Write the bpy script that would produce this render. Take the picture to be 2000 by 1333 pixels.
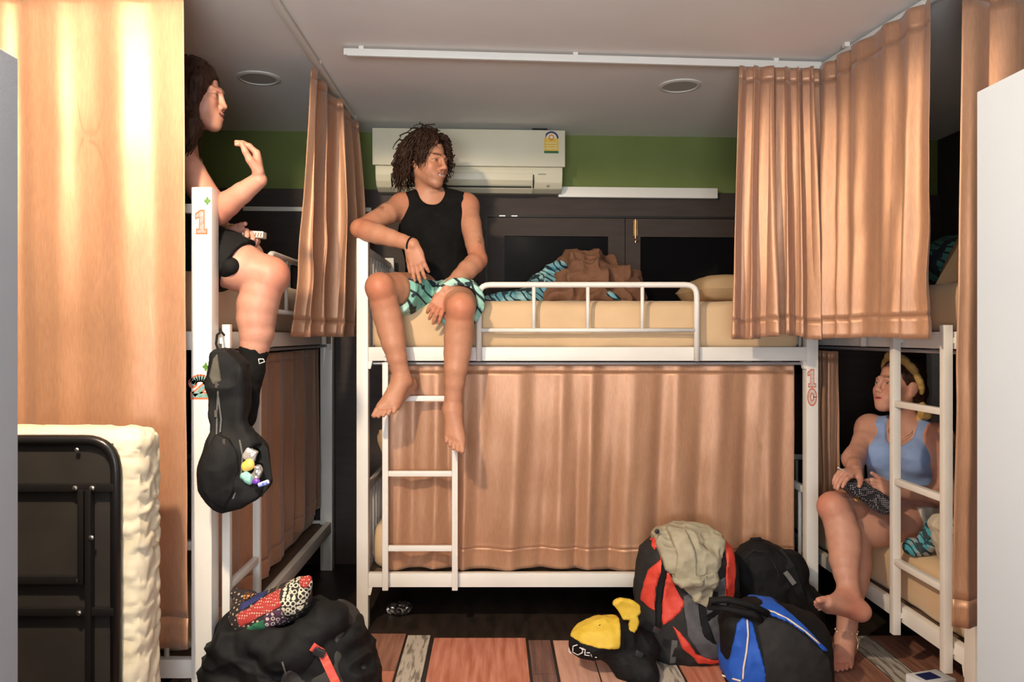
import bpy, bmesh, math, random
import numpy as np
from mathutils import Vector, Matrix
for o in list(bpy.data.objects): bpy.data.objects.remove(o)
SC = bpy.context.scene; COL = SC.collection
# ---------------------------------------------------------------- camera
FPX, CX, CY, CAMH = 1538.0, 965.0, 655.0, 1.31
cam = bpy.data.cameras.new('camera'); camo = bpy.data.objects.new('camera', cam); COL.objects.link(camo)
camo.location = (0, 0, CAMH); camo.rotation_euler = (math.pi/2, 0, 0)
cam.sensor_width = 36; cam.lens = FPX/2000*36
cam.shift_x = (1000-CX)/2000; cam.shift_y = (CY-666.5)/2000
cam.clip_start = .02; SC.camera = camo
# ---------------------------------------------------------------- world, light, exposure
SC.view_settings.view_transform = 'Standard'; SC.view_settings.look = 'None'
SC.view_settings.gamma = 1; SC.view_settings.use_curve_mapping = False
SC.view_settings.exposure = 0.22
wd = bpy.data.worlds.new('world'); SC.world = wd; wd.use_nodes = True
wd.node_tree.nodes['Background'].inputs[0].default_value = (.75, .85, 1, 1)
wd.node_tree.nodes['Background'].inputs[1].default_value = .25
def area(name, loc, rot, sx, sy, power, col, shape='RECTANGLE', spread=180):
    l = bpy.data.lights.new(name, 'AREA'); l.shape = shape; l.size = sx
    if shape in ('RECTANGLE', 'ELLIPSE'): l.size_y = sy
    l.energy = power; l.color = col; l.spread = math.radians(spread)
    o = bpy.data.objects.new(name, l); COL.objects.link(o); o.location = loc; o.rotation_euler = rot
    return o
def spot(name, loc, power, col, r=.05, ang=178, blend=.08):
    l = bpy.data.lights.new(name, 'SPOT'); l.energy = power; l.color = col; l.shadow_soft_size = r
    l.spot_size = math.radians(ang); l.spot_blend = blend
    o = bpy.data.objects.new(name, l); COL.objects.link(o); o.location = loc
    return o
LAMPS = [(-.88, 1.18), (-.62, -.30), (.85, -.35)]
for q, pw in zip(LAMPS, (215, 24, 3)): spot('downlight_and_fill_lamp', (q[0], q[1], 2.44), pw, (1, .79, .55))  # first is the aisle downlight; the two behind the camera are added fill
# daylight through the window behind the camera, then an added uplight
area('window_daylight', (-.35, -1.52, 1.45), (math.radians(90), 0, 0), 1.5, 1.7, 9, (.74, .88, 1))
area('added_ceiling_uplight', (-.35, -1.45, 1.2), (math.radians(150), 0, 0), 1.5, 1.2, 150, (.88, .94, 1))  # added lamp turned upwards to brighten the ceiling

# ---------------------------------------------------------------- helpers
def W(px, py, d): return np.array([(px-CX)/FPX*d, d, CAMH-(py-CY)/FPX*d])
def V3(*a): return np.array(a, float)
def unit(v): v = np.asarray(v, float); return v/np.linalg.norm(v)
MATS = {}
def mat(name, c1, c2=None, rough=.5, metal=0, scale=20, detail=4, stretch=(1,1,1), bump=0, bscale=200, bstretch=None,
        sheen=0, spec=.5, coat=0, trans=0, ior=1.45, emit=None, vcol=False, lo=.35, hi=.65, sss=0, alpha=1, aniso=0, coord='Object'):
    m = bpy.data.materials.new(name); m.use_nodes = True; nt = m.node_tree; N = nt.nodes; L = nt.links
    b = N['Principled BSDF']
    b.inputs['Roughness'].default_value = rough; b.inputs['Metallic'].default_value = metal
    b.inputs['Specular IOR Level'].default_value = spec; b.inputs['Coat Weight'].default_value = coat
    b.inputs['Sheen Weight'].default_value = sheen; b.inputs['Transmission Weight'].default_value = trans
    b.inputs['IOR'].default_value = ior; b.inputs['Alpha'].default_value = alpha; b.inputs['Anisotropic'].default_value = aniso
    if sss:
        b.inputs['Subsurface Weight'].default_value = sss; b.inputs['Subsurface Radius'].default_value = (1, .35, .2)
        b.inputs['Subsurface Scale'].default_value = .012
    b.inputs['Base Color'].default_value = (*c1, 1)
    tc = N.new('ShaderNodeTexCoord'); co = tc.outputs[coord]
    def mp(st):
        k = N.new('ShaderNodeMapping'); k.inputs['Scale'].default_value = st; L.new(co, k.inputs[0]); return k.outputs[0]
    src = None
    if vcol:
        a = N.new('ShaderNodeVertexColor'); a.layer_name = 'Col'; src = a.outputs[0]
    if c2 is not None:
        n = N.new('ShaderNodeTexNoise'); n.inputs['Scale'].default_value = scale; n.inputs['Detail'].default_value = detail
        L.new(mp(stretch), n.inputs[0])
        r = N.new('ShaderNodeValToRGB'); r.color_ramp.elements[0].position = lo; r.color_ramp.elements[1].position = hi
        r.color_ramp.elements[0].color = (*c1, 1); r.color_ramp.elements[1].color = (*c2, 1)
        L.new(n.outputs[0], r.inputs[0])
        if src is not None:
            mx = N.new('ShaderNodeMix'); mx.data_type = 'RGBA'; mx.blend_type = 'MULTIPLY'; mx.inputs[0].default_value = 1
            L.new(src, mx.inputs[6]); L.new(r.outputs[0], mx.inputs[7]); src = mx.outputs[2]
        else: src = r.outputs[0]
    if src is not None: L.new(src, b.inputs['Base Color'])
    if bump:
        n = N.new('ShaderNodeTexNoise'); n.inputs['Scale'].default_value = bscale; n.inputs['Detail'].default_value = 3
        L.new(mp(bstretch or (1,1,1)), n.inputs[0])
        bp = N.new('ShaderNodeBump'); bp.inputs['Strength'].default_value = bump; bp.inputs['Distance'].default_value = .004
        L.new(n.outputs[0], bp.inputs['Height']); L.new(bp.outputs[0], b.inputs['Normal'])
    if emit:
        b.inputs['Emission Color'].default_value = (*emit[:3], 1); b.inputs['Emission Strength'].default_value = emit[3]
    MATS[name] = m; return m
def tag(o, label=None, cat=None, group=None, kind=None):
    if label: o['label'] = label
    if cat: o['category'] = cat
    if group: o['group'] = group
    if kind: o['kind'] = kind
    return o
def empty(name, loc, label=None, cat=None, group=None, kind=None):
    o = bpy.data.objects.new(name, None); COL.objects.link(o); o.location = [float(a) for a in loc]; o.empty_display_size = .05
    return tag(o, label, cat, group, kind)
def link(name, me, m, parent=None, smooth=False):
    """one mesh object; vertices come in world space"""
    if m is not None and len(me.materials) == 0: me.materials.append(m)
    o = bpy.data.objects.new(name, me); COL.objects.link(o)
    if smooth: me.shade_smooth()
    if parent is None:
        n = len(me.vertices); a = np.empty(n*3); me.vertices.foreach_get('co', a); a = a.reshape(-1, 3)
        b = np.array([(a[:,0].min()+a[:,0].max())/2, (a[:,1].min()+a[:,1].max())/2, a[:,2].min()])
        a -= b; me.vertices.foreach_set('co', a.ravel()); o.location = b; me.update()
    else:
        o.parent = parent
        q = parent; t = Vector((0,0,0))
        while q is not None: t += q.location; q = q.parent
        # parents only carry translations
        n = len(me.vertices); a = np.empty(n*3); me.vertices.foreach_get('co', a); a = a.reshape(-1, 3) - np.array(t)
        me.vertices.foreach_set('co', a.ravel()); me.update()
    return o
class MB:
    def __init__(s): s.v = []; s.f = []
    def add(s, vs, fs):
        k = len(s.v); s.v += [tuple(map(float, p)) for p in vs]; s.f += [tuple(i+k for i in f) for f in fs]; return s
    def box(s, lo, hi):
        x0,y0,z0 = lo; x1,y1,z1 = hi
        return s.add([(x0,y0,z0),(x1,y0,z0),(x1,y1,z0),(x0,y1,z0),(x0,y0,z1),(x1,y0,z1),(x1,y1,z1),(x0,y1,z1)],
              [(3,2,1,0),(4,5,6,7),(0,1,5,4),(1,2,6,5),(2,3,7,6),(3,0,4,7)])
    def obox(s, c, ax, ay, az, hx, hy, hz):
        c, ax, ay, az = map(np.asarray, (c, ax, ay, az)); vs = []
        for k in (-1, 1):
            for i, j in ((-1,-1),(1,-1),(1,1),(-1,1)): vs.append(c+ax*hx*i+ay*hy*j+az*hz*k)
        return s.add(vs, [(3,2,1,0),(4,5,6,7),(0,1,5,4),(1,2,6,5),(2,3,7,6),(3,0,4,7)])
    def bar(s, a, b, w, h, up=(0,0,1)):
        a, b = np.asarray(a, float), np.asarray(b, float); d = unit(b-a); up = np.asarray(up, float)
        if abs(d @ up) > .95: up = np.array([0, 1., 0])
        sx = unit(np.cross(d, up)); u = np.cross(sx, d)
        return s.obox((a+b)/2, sx, u, d, w/2, h/2, np.linalg.norm(b-a)/2)
    def tube(s, pts, r, n=8, closed=False, cap=True):
        pts = [np.asarray(p, float) for p in pts]; m = len(pts)
        rs = r if hasattr(r, '__len__') else [r]*m
        k = len(s.v); prev = None
        for i, p in enumerate(pts):
            if closed: t = pts[(i+1) % m]-pts[i-1]
            else: t = pts[min(i+1, m-1)]-pts[max(i-1, 0)]
            t = unit(t+1e-12)
            if prev is None:
                a = np.cross(t, (0,0,1));
                if np.linalg.norm(a) < .1: a = np.cross(t, (0,1,0))
            else: a = prev-t*(prev @ t)
            a = unit(a); prev = a; b = np.cross(t, a)
            for j in range(n):
                q = 2*math.pi*j/n; s.v.append(tuple(p+rs[i]*(math.cos(q)*a+math.sin(q)*b)))
        for i in range(m if closed else m-1):
            i2 = (i+1) % m
            for j in range(n):
                j2 = (j+1) % n; s.f.append((k+i*n+j, k+i*n+j2, k+i2*n+j2, k+i2*n+j))
        if cap and not closed:
            s.f.append(tuple(k+j for j in range(n))[::-1]); s.f.append(tuple(k+(m-1)*n+j for j in range(n)))
        return s
    def lathe(s, prof, c, axis=(0,0,1), n=24):
        ax = unit(axis); a = np.cross(ax, (1,0,0));
        if np.linalg.norm(a) < .1: a = np.cross(ax, (0,1,0))
        a = unit(a); b = np.cross(ax, a); k = len(s.v); c = np.asarray(c, float)
        for r, z in prof:
            for j in range(n):
                q = 2*math.pi*j/n; s.v.append(tuple(c+ax*z+r*(math.cos(q)*a+math.sin(q)*b)))
        for i in range(len(prof)-1):
            for j in range(n):
                j2 = (j+1) % n; s.f.append((k+i*n+j, k+i*n+j2, k+(i+1)*n+j2, k+(i+1)*n+j))
        s.f.append(tuple(k+j for j in range(n))[::-1]); s.f.append(tuple(k+(len(prof)-1)*n+j for j in range(n)))
        return s
    def prism(s, poly, o, ax, ay, az, t):
        o, ax, ay, az = map(lambda q: np.asarray(q, float), (o, ax, ay, az)); n = len(poly)
        vs = [o+ax*x+ay*y for x, y in poly]+[o+ax*x+ay*y+az*t for x, y in poly]
        return s.add(vs, [tuple(range(n))[::-1], tuple(range(n, 2*n))]+[(i, (i+1) % n, (i+1) % n+n, i+n) for i in range(n)])
    def build(s, name, m, parent=None, smooth=False, bevel=0, seg=2):
        me = bpy.data.meshes.new(name); me.from_pydata(s.v, [], s.f); me.validate()
        bm = bmesh.new(); bm.from_mesh(me); bmesh.ops.recalc_face_normals(bm, faces=bm.faces)
        if bevel: bmesh.ops.bevel(bm, geom=bm.edges[:], offset=bevel, segments=seg, affect='EDGES', profile=.6, clamp_overlap=True)
        bm.to_mesh(me); bm.free()
        o = link(name, me, m, parent)
        if smooth: me.shade_smooth()
        elif bevel:
            me.shade_smooth()
            try: me.set_sharp_from_angle(angle=math.radians(40))
            except Exception: pass
        return o
def mesh_np(name, v, q, m, parent=None, smooth=True, col=None):
    v = np.asarray(v, np.float32); q = np.asarray(q, np.int32)
    me = bpy.data.meshes.new(name); me.vertices.add(len(v)); me.vertices.foreach_set('co', v.ravel())
    me.loops.add(q.size); me.loops.foreach_set('vertex_index', q.ravel())
    me.polygons.add(len(q)); k = q.shape[1]
    me.polygons.foreach_set('loop_start', np.arange(0, q.size, k, dtype=np.int32))
    me.update(calc_edges=True); me.validate()
    if col is not None:
        a = me.color_attributes.new('Col', 'FLOAT_COLOR', 'POINT'); c = np.ones((len(v), 4), np.float32); c[:, :3] = col
        a.data.foreach_set('color', c.ravel())
    return link(name, me, m, parent, smooth)
# -------- vectorised value noise
_rs = np.random.RandomState(5); _tab = _rs.rand(64, 64, 64).astype(np.float32)*2-1
def vnoise(P, f, seed=0):
    P = np.asarray(P)*f+seed*7.31+100; i = np.floor(P).astype(int); t = P-i; t = t*t*(3-2*t); i &= 63; j = (i+1) & 63
    x0,y0,z0 = i.T; x1,y1,z1 = j.T; a,b,c = t.T; T = _tab
    return ((T[x0,y0,z0]*(1-a)+T[x1,y0,z0]*a)*(1-b)+(T[x0,y1,z0]*(1-a)+T[x1,y1,z0]*a)*b)*(1-c) + \
           ((T[x0,y0,z1]*(1-a)+T[x1,y0,z1]*a)*(1-b)+(T[x0,y1,z1]*(1-a)+T[x1,y1,z1]*a)*b)*c
# -------- signed-distance modelling
def frame(F, U=(0,0,1)):
    """rows: side (to the thing's own left), forward, up"""
    F = unit(F); S = unit(np.cross(U, F)); return np.array([S, F, np.cross(F, S)])
def cone(a, b, ra, rb=None, k=.02, cut=False): return ('c', np.asarray(a, float), np.asarray(b, float), ra, ra if rb is None else rb, k, cut)
def ell(c, R, rad, k=.02, cut=False): return ('e', np.asarray(c, float), np.eye(3) if R is None else R, np.asarray(rad, float), k, cut)
def rbox(c, R, half, r=.02, k=.01, cut=False): return ('b', np.asarray(c, float), np.eye(3) if R is None else R, np.asarray(half, float), r, k, cut)
def path(pts, rs, k=.02): return [cone(pts[i], pts[i+1], rs[i], rs[i+1], k) for i in range(len(pts)-1)]
def bound(p):
    if p[0] == 'c':
        r = max(p[3], p[4]); return np.minimum(p[1], p[2])-r, np.maximum(p[1], p[2])+r
    if p[0] == 'e': r = np.abs(p[2].T) @ p[3]; return p[1]-r, p[1]+r
    r = np.abs(p[2].T) @ p[3]; return p[1]-r, p[1]+r
def pdist(p, X, Y, Z):
    if p[0] == 'c':
        a, b, ra, rb = p[1:5]; ba = b-a; l = max(ba @ ba, 1e-12)
        x, y, z = X-a[0], Y-a[1], Z-a[2]
        t = np.clip((x*ba[0]+y*ba[1]+z*ba[2])/l, 0, 1)
        return np.sqrt((x-t*ba[0])**2+(y-t*ba[1])**2+(z-t*ba[2])**2)-(ra+(rb-ra)*t)
    c, R, h = p[1:4]; x, y, z = X-c[0], Y-c[1], Z-c[2]
    l = [R[i,0]*x+R[i,1]*y+R[i,2]*z for i in range(3)]
    if p[0] == 'e':
        k0 = np.sqrt(sum((l[i]/h[i])**2 for i in range(3))); k1 = np.sqrt(sum((l[i]/h[i]**2)**2 for i in range(3)))+1e-9
        return k0*(k0-1)/k1
    r = p[4]; q = [np.abs(l[i])-(h[i]-r) for i in range(3)]
    return np.sqrt(sum(np.maximum(a, 0)**2 for a in q))+np.minimum(np.maximum(np.maximum(q[0], q[1]), q[2]), 0)-r
class Field:
    def __init__(s, prims, h, inflate=0, pad=.015):
        add = [p for p in prims if not p[-1]]
        lo = np.min([bound(p)[0] for p in add], 0)-pad-inflate; hi = np.max([bound(p)[1] for p in add], 0)+pad+inflate
        s.h = h; s.lo = lo; n = np.ceil((hi-lo)/h).astype(int)+1
        s.ax = [(lo[i]+h*np.arange(n[i])).astype(np.float32) for i in range(3)]
        s.F = np.full(n, .2, np.float32); s.ops(prims, inflate)
    def sub(s, lo, hi):
        return tuple(slice(int(np.searchsorted(s.ax[i], lo[i])), int(np.searchsorted(s.ax[i], hi[i]))) for i in range(3))
    def ops(s, prims, inflate=0):
        for p in prims:
            k = max(p[-2], 1e-4); cut = p[-1]; lo, hi = bound(p); m = k+4*s.h+(0 if cut else inflate)+.004
            sl = s.sub(lo-m, hi+m)
            if any(q.stop <= q.start for q in sl): continue
            X = s.ax[0][sl[0]][:,None,None]; Y = s.ax[1][sl[1]][None,:,None]; Z = s.ax[2][sl[2]][None,None,:]
            d = pdist(p, X, Y, Z).astype(np.float32); a = s.F[sl]
            if cut:
                d = -d; hh = np.maximum(k-np.abs(a-d), 0)/k; s.F[sl] = np.maximum(a, d)+hh*hh*k*.25
            else:
                d -= inflate; hh = np.maximum(k-np.abs(a-d), 0)/k; s.F[sl] = np.minimum(a, d)-hh*hh*k*.25
        return s
    def fn(s, f, mode='max'):
        """combine with a function of the full coordinates"""
        d = f(s.ax[0][:,None,None], s.ax[1][None,:,None], s.ax[2][None,None,:])
        s.F = np.maximum(s.F, d) if mode == 'max' else np.minimum(s.F, d); s.F = s.F.astype(np.float32); return s
    def copy(s):
        o = object.__new__(Field); o.h = s.h; o.lo = s.lo; o.ax = s.ax; o.F = s.F.copy(); return o
    def nets(s):
        F = s.F.copy(); F[0] = F[-1] = .1; F[:,0] = F[:,-1] = .1; F[:,:,0] = F[:,:,-1] = .1
        S = F < 0; c = np.zeros([q-1 for q in F.shape], np.uint8)
        for i in (0,1):
            for j in (0,1):
                for k in (0,1): c += S[i:S.shape[0]-1+i, j:S.shape[1]-1+j, k:S.shape[2]-1+k]
        I = np.argwhere((c > 0) & (c < 8)); cid = np.full(c.shape, -1, np.int32); cid[tuple(I.T)] = np.arange(len(I))
        cor = [(i,j,k) for i in (0,1) for j in (0,1) for k in (0,1)]
        val = np.stack([F[I[:,0]+a, I[:,1]+b, I[:,2]+d] for a,b,d in cor], 1)
        P = np.zeros((len(I), 3)); cnt = np.zeros(len(I))
        for a in range(8):
            for b in range(a+1, 8):
                if sum(abs(cor[a][q]-cor[b][q]) for q in range(3)) != 1: continue
                va, vb = val[:,a], val[:,b]; m = (va < 0) != (vb < 0); t = np.where(m, va/(va-vb+1e-12), 0)
                for q in range(3): P[:,q] += np.where(m, cor[a][q]+t*(cor[b][q]-cor[a][q]), 0)
                cnt += m
        v = s.lo+s.h*(I+P/cnt[:,None])
        g = np.stack([(val*[1 if cc[q] else -1 for cc in cor]).sum(1) for q in range(3)], 1)
        nrm = g/(np.linalg.norm(g, axis=1, keepdims=True)+1e-9)
        Q = []
        for axis in range(3):
            o1, o2 = [(1,2),(2,0),(0,1)][axis]
            A = np.moveaxis(S, (axis, o1, o2), (0,1,2)); C = np.moveaxis(cid, (axis, o1, o2), (0,1,2))
            e = A[:-1,1:-1,1:-1] != A[1:,1:-1,1:-1]; J = np.argwhere(e)
            i, j, k = J[:,0], J[:,1]+1, J[:,2]+1; ins = A[i, j, k]
            q = np.stack([C[i,j-1,k-1], C[i,j,k-1], C[i,j,k], C[i,j-1,k]], 1)
            q[~ins] = q[~ins][:, ::-1]; Q.append(q)
        return v, np.concatenate(Q), nrm
    def front(s, x, z, off=0.0):
        """first y (from the room side) where the surface lies at world x, z"""
        i = int(np.clip(round((x-s.lo[0])/s.h), 0, s.F.shape[0]-1)); k = int(np.clip(round((z-s.lo[2])/s.h), 0, s.F.shape[2]-1))
        j = np.argmax(s.F[i,:,k] < off)
        return s.lo[1]+s.h*j if s.F[i,j,k] < off else None
    def mesh(s, name, m, parent=None, col=None, disp=None, smooth=1):
        v, q, n = s.nets()
        if disp is not None: v = v+n*disp(v)[:,None]
        c = col(v, n) if col is not None else None
        return mesh_np(name, v, q, m, parent, True, c)
def poly2d(pts):
    """signed distance (x,z) of a polygon, usable with Field.fn"""
    pts = np.asarray(pts, float)
    def f(X, Y, Z):
        d = None; s = None; n = len(pts)
        X2, Z2 = X[:,:,0], Z[0]; X2 = X.reshape(-1,1); Z2 = Z.reshape(1,-1)
        d = np.full((X2.shape[0], Z2.shape[1]), 1e9); sg = np.ones_like(d)
        for i in range(n):
            vi, vj = pts[i], pts[i-1]; e = vj-vi; wx, wz = X2-vi[0], Z2-vi[1]
            t = np.clip((wx*e[0]+wz*e[1])/(e @ e), 0, 1); d = np.minimum(d, (wx-e[0]*t)**2+(wz-e[1]*t)**2)
            c1 = Z2+0*X2 >= vi[1]; c2 = Z2+0*X2 < vj[1]; c3 = e[0]*wz > e[1]*wx
            sg = np.where((c1 & c2 & c3) | (~c1 & ~c2 & ~c3), -sg, sg)
        return (sg*np.sqrt(d))[:,None,:].astype(np.float32)
    return f
def px2xz(pts, d): return [(W(x, y, d)[0], W(x, y, d)[2]) for x, y in pts]
def wrinkle(a, f, seed=0, a2=None):
    def g(v):
        r = 1-2*np.abs(vnoise(v, f, seed)); q = vnoise(v, f*2.7, seed+3)
        return a*r+(a2 if a2 is not None else a*.4)*q
    return g
def softbox(name, lo, hi, r, m, parent=None, n=(24, 12, 5), amp=.006, seed=0, crown=0, disp=None):
    lo = np.asarray(lo, float); hi = np.asarray(hi, float); c = (lo+hi)/2; hh = (hi-lo)/2; vs = []; qs = []; idx = {}
    def vid(p):
        k = tuple(np.round(p, 6))
        if k not in idx: idx[k] = len(vs); vs.append(p)
        return idx[k]
    for ax in range(3):
        o1, o2 = [(1,2),(2,0),(0,1)][ax]
        for sg in (-1, 1):
            a = np.linspace(-1, 1, n[o1]+1); b = np.linspace(-1, 1, n[o2]+1)
            for i in range(n[o1]):
                for j in range(n[o2]):
                    q = []
                    for ii, jj in ((0,0),(1,0),(1,1),(0,1)):
                        p = np.zeros(3); p[ax] = sg; p[o1] = a[i+ii]; p[o2] = b[j+jj]; q.append(vid(p))
                    qs.append(q if sg > 0 else q[::-1])
    u = np.array(vs); u = np.sin(u*math.pi/2)*.35+u*.65
    P = u*hh; core = np.clip(P, -(hh-r), hh-r); D = P-core; L = np.linalg.norm(D, axis=1, keepdims=True)
    nn = D/np.maximum(L, 1e-9); P = c+core+nn*np.minimum(L, r)*1.0
    P = c+core+nn*r*(L > 1e-9)
    if crown: P[:,2] += crown*np.maximum(0, (1-u[:,0]**2))*np.maximum(0, 1-u[:,1]**2)*np.sign(u[:,2])*(np.abs(u[:,2]) > .3)
    P = P+nn*(vnoise(P, 7, seed)*amp+vnoise(P, 17, seed+2)*amp*.4)[:,None]
    if disp is not None: P = P+nn*disp(P)[:,None]
    return mesh_np(name, P, qs, m, parent)
# ================================================================= materials
M_ceil = mat('ceiling_paint', (.84,.82,.78), (.87,.85,.81), rough=.9, scale=3)
M_green = mat('green_paint', (.165,.205,.055), (.18,.225,.065), rough=.8, scale=5, bump=.1, bscale=90)
M_brown = mat('dark_brown_wood', (.042,.029,.024), (.052,.036,.030), rough=.65, scale=6, stretch=(1,1,6))
M_wall = mat('dark_wall', (.035,.027,.023), (.05,.038,.03), rough=.8, scale=4)
M_rear = mat('cream_wall', (.55,.52,.47), (.6,.57,.52), rough=.85, scale=4)
M_floor = mat('dark_floor', (.018,.013,.010), (.04,.027,.02), rough=.45, scale=6, stretch=(4,1,1))
M_glassdark = mat('night_glass', (.006,.006,.007), rough=.15, spec=.12)
M_white = mat('white_powder_coat', (.80,.77,.72), (.74,.71,.66), rough=.38, scale=4, spec=.5)
M_plast = mat('white_plastic', (.78,.76,.70), rough=.4)
M_ac = mat('aged_white_plastic', (.72,.67,.49), (.76,.71,.54), rough=.38, scale=3)
M_acdark = mat('vent_shadow', (.05,.05,.045), rough=.6)
M_black = mat('black_gap', (.012,.011,.010), rough=.5)
M_brass = mat('brass', (.55,.34,.14), (.3,.17,.07), rough=.35, metal=.9, scale=120)
M_chrome = mat('chrome', (.8,.78,.74), rough=.2, metal=1)
M_satin = None
CEIL = 2.48
def wallY(x): return 4.58+.054*x
XL, XR, YN = -1.95, 2.66, -1.6
# ================================================================= the room
MB().box((XL-.1, YN-.1, -.06), (XR+.1, 4.85, 0)).build('floor', M_floor)['kind'] = 'structure'
MB().box((XL-.1, YN-.1, CEIL), (XR+.1, 4.85, CEIL+.06)).build('ceiling', M_ceil)['kind'] = 'structure'
MB().box((XL-.1, YN, 0), (XL, 4.75, CEIL)).build('wall_left', M_wall)['kind'] = 'structure'
MB().box((XR, YN, 0), (XR+.1, 4.85, CEIL)).build('wall_right', M_wall)['kind'] = 'structure'
def wbox(mb, x0, x1, z0, z1, t0, t1):
    """box on the slightly skewed back wall: t is how far it stands out into the room"""
    a, b = wallY(x0), wallY(x1)
    return mb.add([(x0,a-t1,z0),(x1,b-t1,z0),(x1,b-t0,z0),(x0,a-t0,z0),(x0,a-t1,z1),(x1,b-t1,z1),(x1,b-t0,z1),(x0,a-t0,z1)],
                  [(3,2,1,0),(4,5,6,7),(0,1,5,4),(1,2,6,5),(2,3,7,6),(3,0,4,7)])
wb = wbox(MB(), XL, XR, 0, CEIL, -.1, 0).build('wall_back', M_green); wb['kind'] = 'structure'
ZB = 2.145
mb = MB(); wx0, wx1, wz0, wz1 = -.05, 2.0, 1.0, 2.005
wbox(mb, XL, XR, wz1, ZB, 0, .03); wbox(mb, XL, wx0, 0, wz1, 0, .03); wbox(mb, wx1, XR, 0, wz1, 0, .03); wbox(mb, wx0, wx1, 0, wz0, 0, .03)
mb.build('wood_panelling', M_brown, wb)
# rear wall with the window that lets the daylight in
rw = MB(); y0, y1 = YN-.1, YN
rw.box((XL, y0, 0), (-1.15, y1, CEIL)); rw.box((.45, y0, 0), (XR, y1, CEIL)); rw.box((-1.15, y0, 0), (.45, y1, .55)); rw.box((-1.15, y0, 2.3), (.45, y1, CEIL))
rw.build('wall_front', M_rear)['kind'] = 'structure'
w2 = empty('window_2', (-.35, YN, .55), kind='structure')
f = MB(); f.box((-1.15, y0, .55), (-1.09, y1-.03, 2.3)); f.box((.39, y0, .55), (.45, y1-.03, 2.3)); f.box((-1.09, y0, .55), (.39, y1-.03, .61)); f.box((-1.09, y0, 2.24), (.39, y1-.03, 2.3)); f.box((-.38, y0, .61), (-.32, y1-.03, 2.24))
f.build('window_frame', M_white, w2)
# dark window behind the middle bed
w1 = empty('window_1', (.9, wallY(.9), 1.0), kind='structure')
f = MB(); fw = .055
wbox(f, wx0, wx1, wz1-.012, wz1, 0, .034); wbox(f, wx0, wx0+.012, wz0, wz1-.012, 0, .034)
f.build('window_frame', M_black, w1)
def sash(x0, x1, p0, p1, top):
    f = MB(); wbox(f, x0, p0, wz0, wz1-.014, .002, .026); wbox(f, p1, x1, wz0, wz1-.014, .002, .026)
    wbox(f, p0, p1, top, wz1-.014, .002, .026); wbox(f, p0, p1, wz0, wz0+.08, .002, .026)
    s = f.build('sash', M_brown, w1)
    p = MB(); wbox(p, p0, p1, wz0+.08, top, .004, .012); p.build('pane', M_glassdark, s)
    return s
sash(-.036, .763, .06, .665, 1.885); s2 = sash(.767, 1.60, .855, 1.5, 1.885); sash(1.604, 1.99, 1.70, 1.93, 1.885)
l = MB(); xx = .825; yy = wallY(xx)-.026
l.tube([(xx, yy-.008, 1.985), (xx, yy-.008, 1.85)], .006); l.box((xx-.012, yy-.006, 1.89), (xx+.012, yy, 1.98)); l.tube([(xx, yy-.012, 1.868), (xx+.001, yy-.03, 1.862)], .007)
l.build('latch', M_brass, s2)
for k, xx in enumerate((.03, .10)):
    wbox(MB(), xx, xx+.035, 1.995, 2.001, .034, .045).build('hinge', M_chrome, w1)
# white trunking on the wall
t = wbox(MB(), .37, 1.30, 2.105, 2.165, .031, .075).build('pipe_cover', M_plast, None, bevel=.004); tag(t, 'wide white plastic pipe cover running right from the air conditioner', 'trunking')
t = wbox(MB(), -1.42, -.70, 2.013, 2.038, .031, .055).build('cable_cover', M_plast, None, bevel=.003); tag(t, 'thin white cable cover across the dark panelling behind the left bunk', 'trunking')
# ================================================================= printed plank mat
mt = empty('plank_mat', (.3, 2.2, 0), 'vinyl floor mat printed as weathered red, brown and grey planks', 'floor mat')
WOOD = {
 'red': mat('red_plank', (.42,.13,.075), (.60,.25,.17), rough=.55, scale=5, stretch=(9,.7,1), bump=.3, bscale=30, bstretch=(9,1,1)),
 'brown': mat('brown_plank', (.21,.09,.06), (.36,.17,.115), rough=.55, scale=6, stretch=(9,.7,1), bump=.3, bscale=30, bstretch=(9,1,1)),
 'grey': mat('grey_plank', (.20,.17,.14), (.50,.45,.38), rough=.6, scale=7, stretch=(9,1,1), bump=.4, bscale=40, bstretch=(6,1,1), lo=.40, hi=.5),
 'pink': mat('pink_plank', (.50,.26,.19), (.66,.38,.29), rough=.55, scale=5, stretch=(8,.7,1), bump=.3, bscale=30, bstretch=(9,1,1)),
 'dark': mat('dark_plank', (.10,.055,.045), (.22,.11,.09), rough=.55, scale=6, stretch=(9,.7,1), bump=.3, bscale=30, bstretch=(9,1,1))}
mb = MB(); mb.box((-1.25, 1.7, 0), (2.5, 3.28, .003)); mb.build('backing', M_black, mt)
planks = [(-1.22,-1.02,'grey'),(-1.02,-.80,'red'),(-.80,-.58,'pink'),(-.58,-.382,'brown'),(-.374,-.275,'grey'),(-.258,.136,'red'),(.146,.240,'dark'),(.250,.402,'pink'),(.406,.50,'pink'),(.508,.72,'grey'),(.728,.90,'red'),(.91,1.12,'brown'),(1.128,1.27,'pink'),(1.278,1.50,'brown'),(1.508,1.62,'grey'),(1.628,1.86,'brown'),(1.868,2.06,'dark'),(2.068,2.3,'brown')]
rnd = random.Random(3)
cols = list(WOOD)
for i, (x0, x1, c) in enumerate(planks):
    far = np.interp((x0+x1)/2, [-1.2,-.55,-.2,.15,.6,1.2,2.3], [3.47,3.44,3.40,3.36,3.35,3.40,3.42])
    js = {3: [3.05, 2.1], 6: [3.02, 2.3]}.get(i, [2.75-rnd.random()*.8])
    ys = [far]+js+[1.72]
    for j in range(len(ys)-1):
        cc = c if j == 0 else rnd.choice(cols)
        MB().box((x0+.001, ys[j+1]+.004, .003), (x1-.001, ys[j], .008)).build('plank', WOOD[cc], mt)
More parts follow.
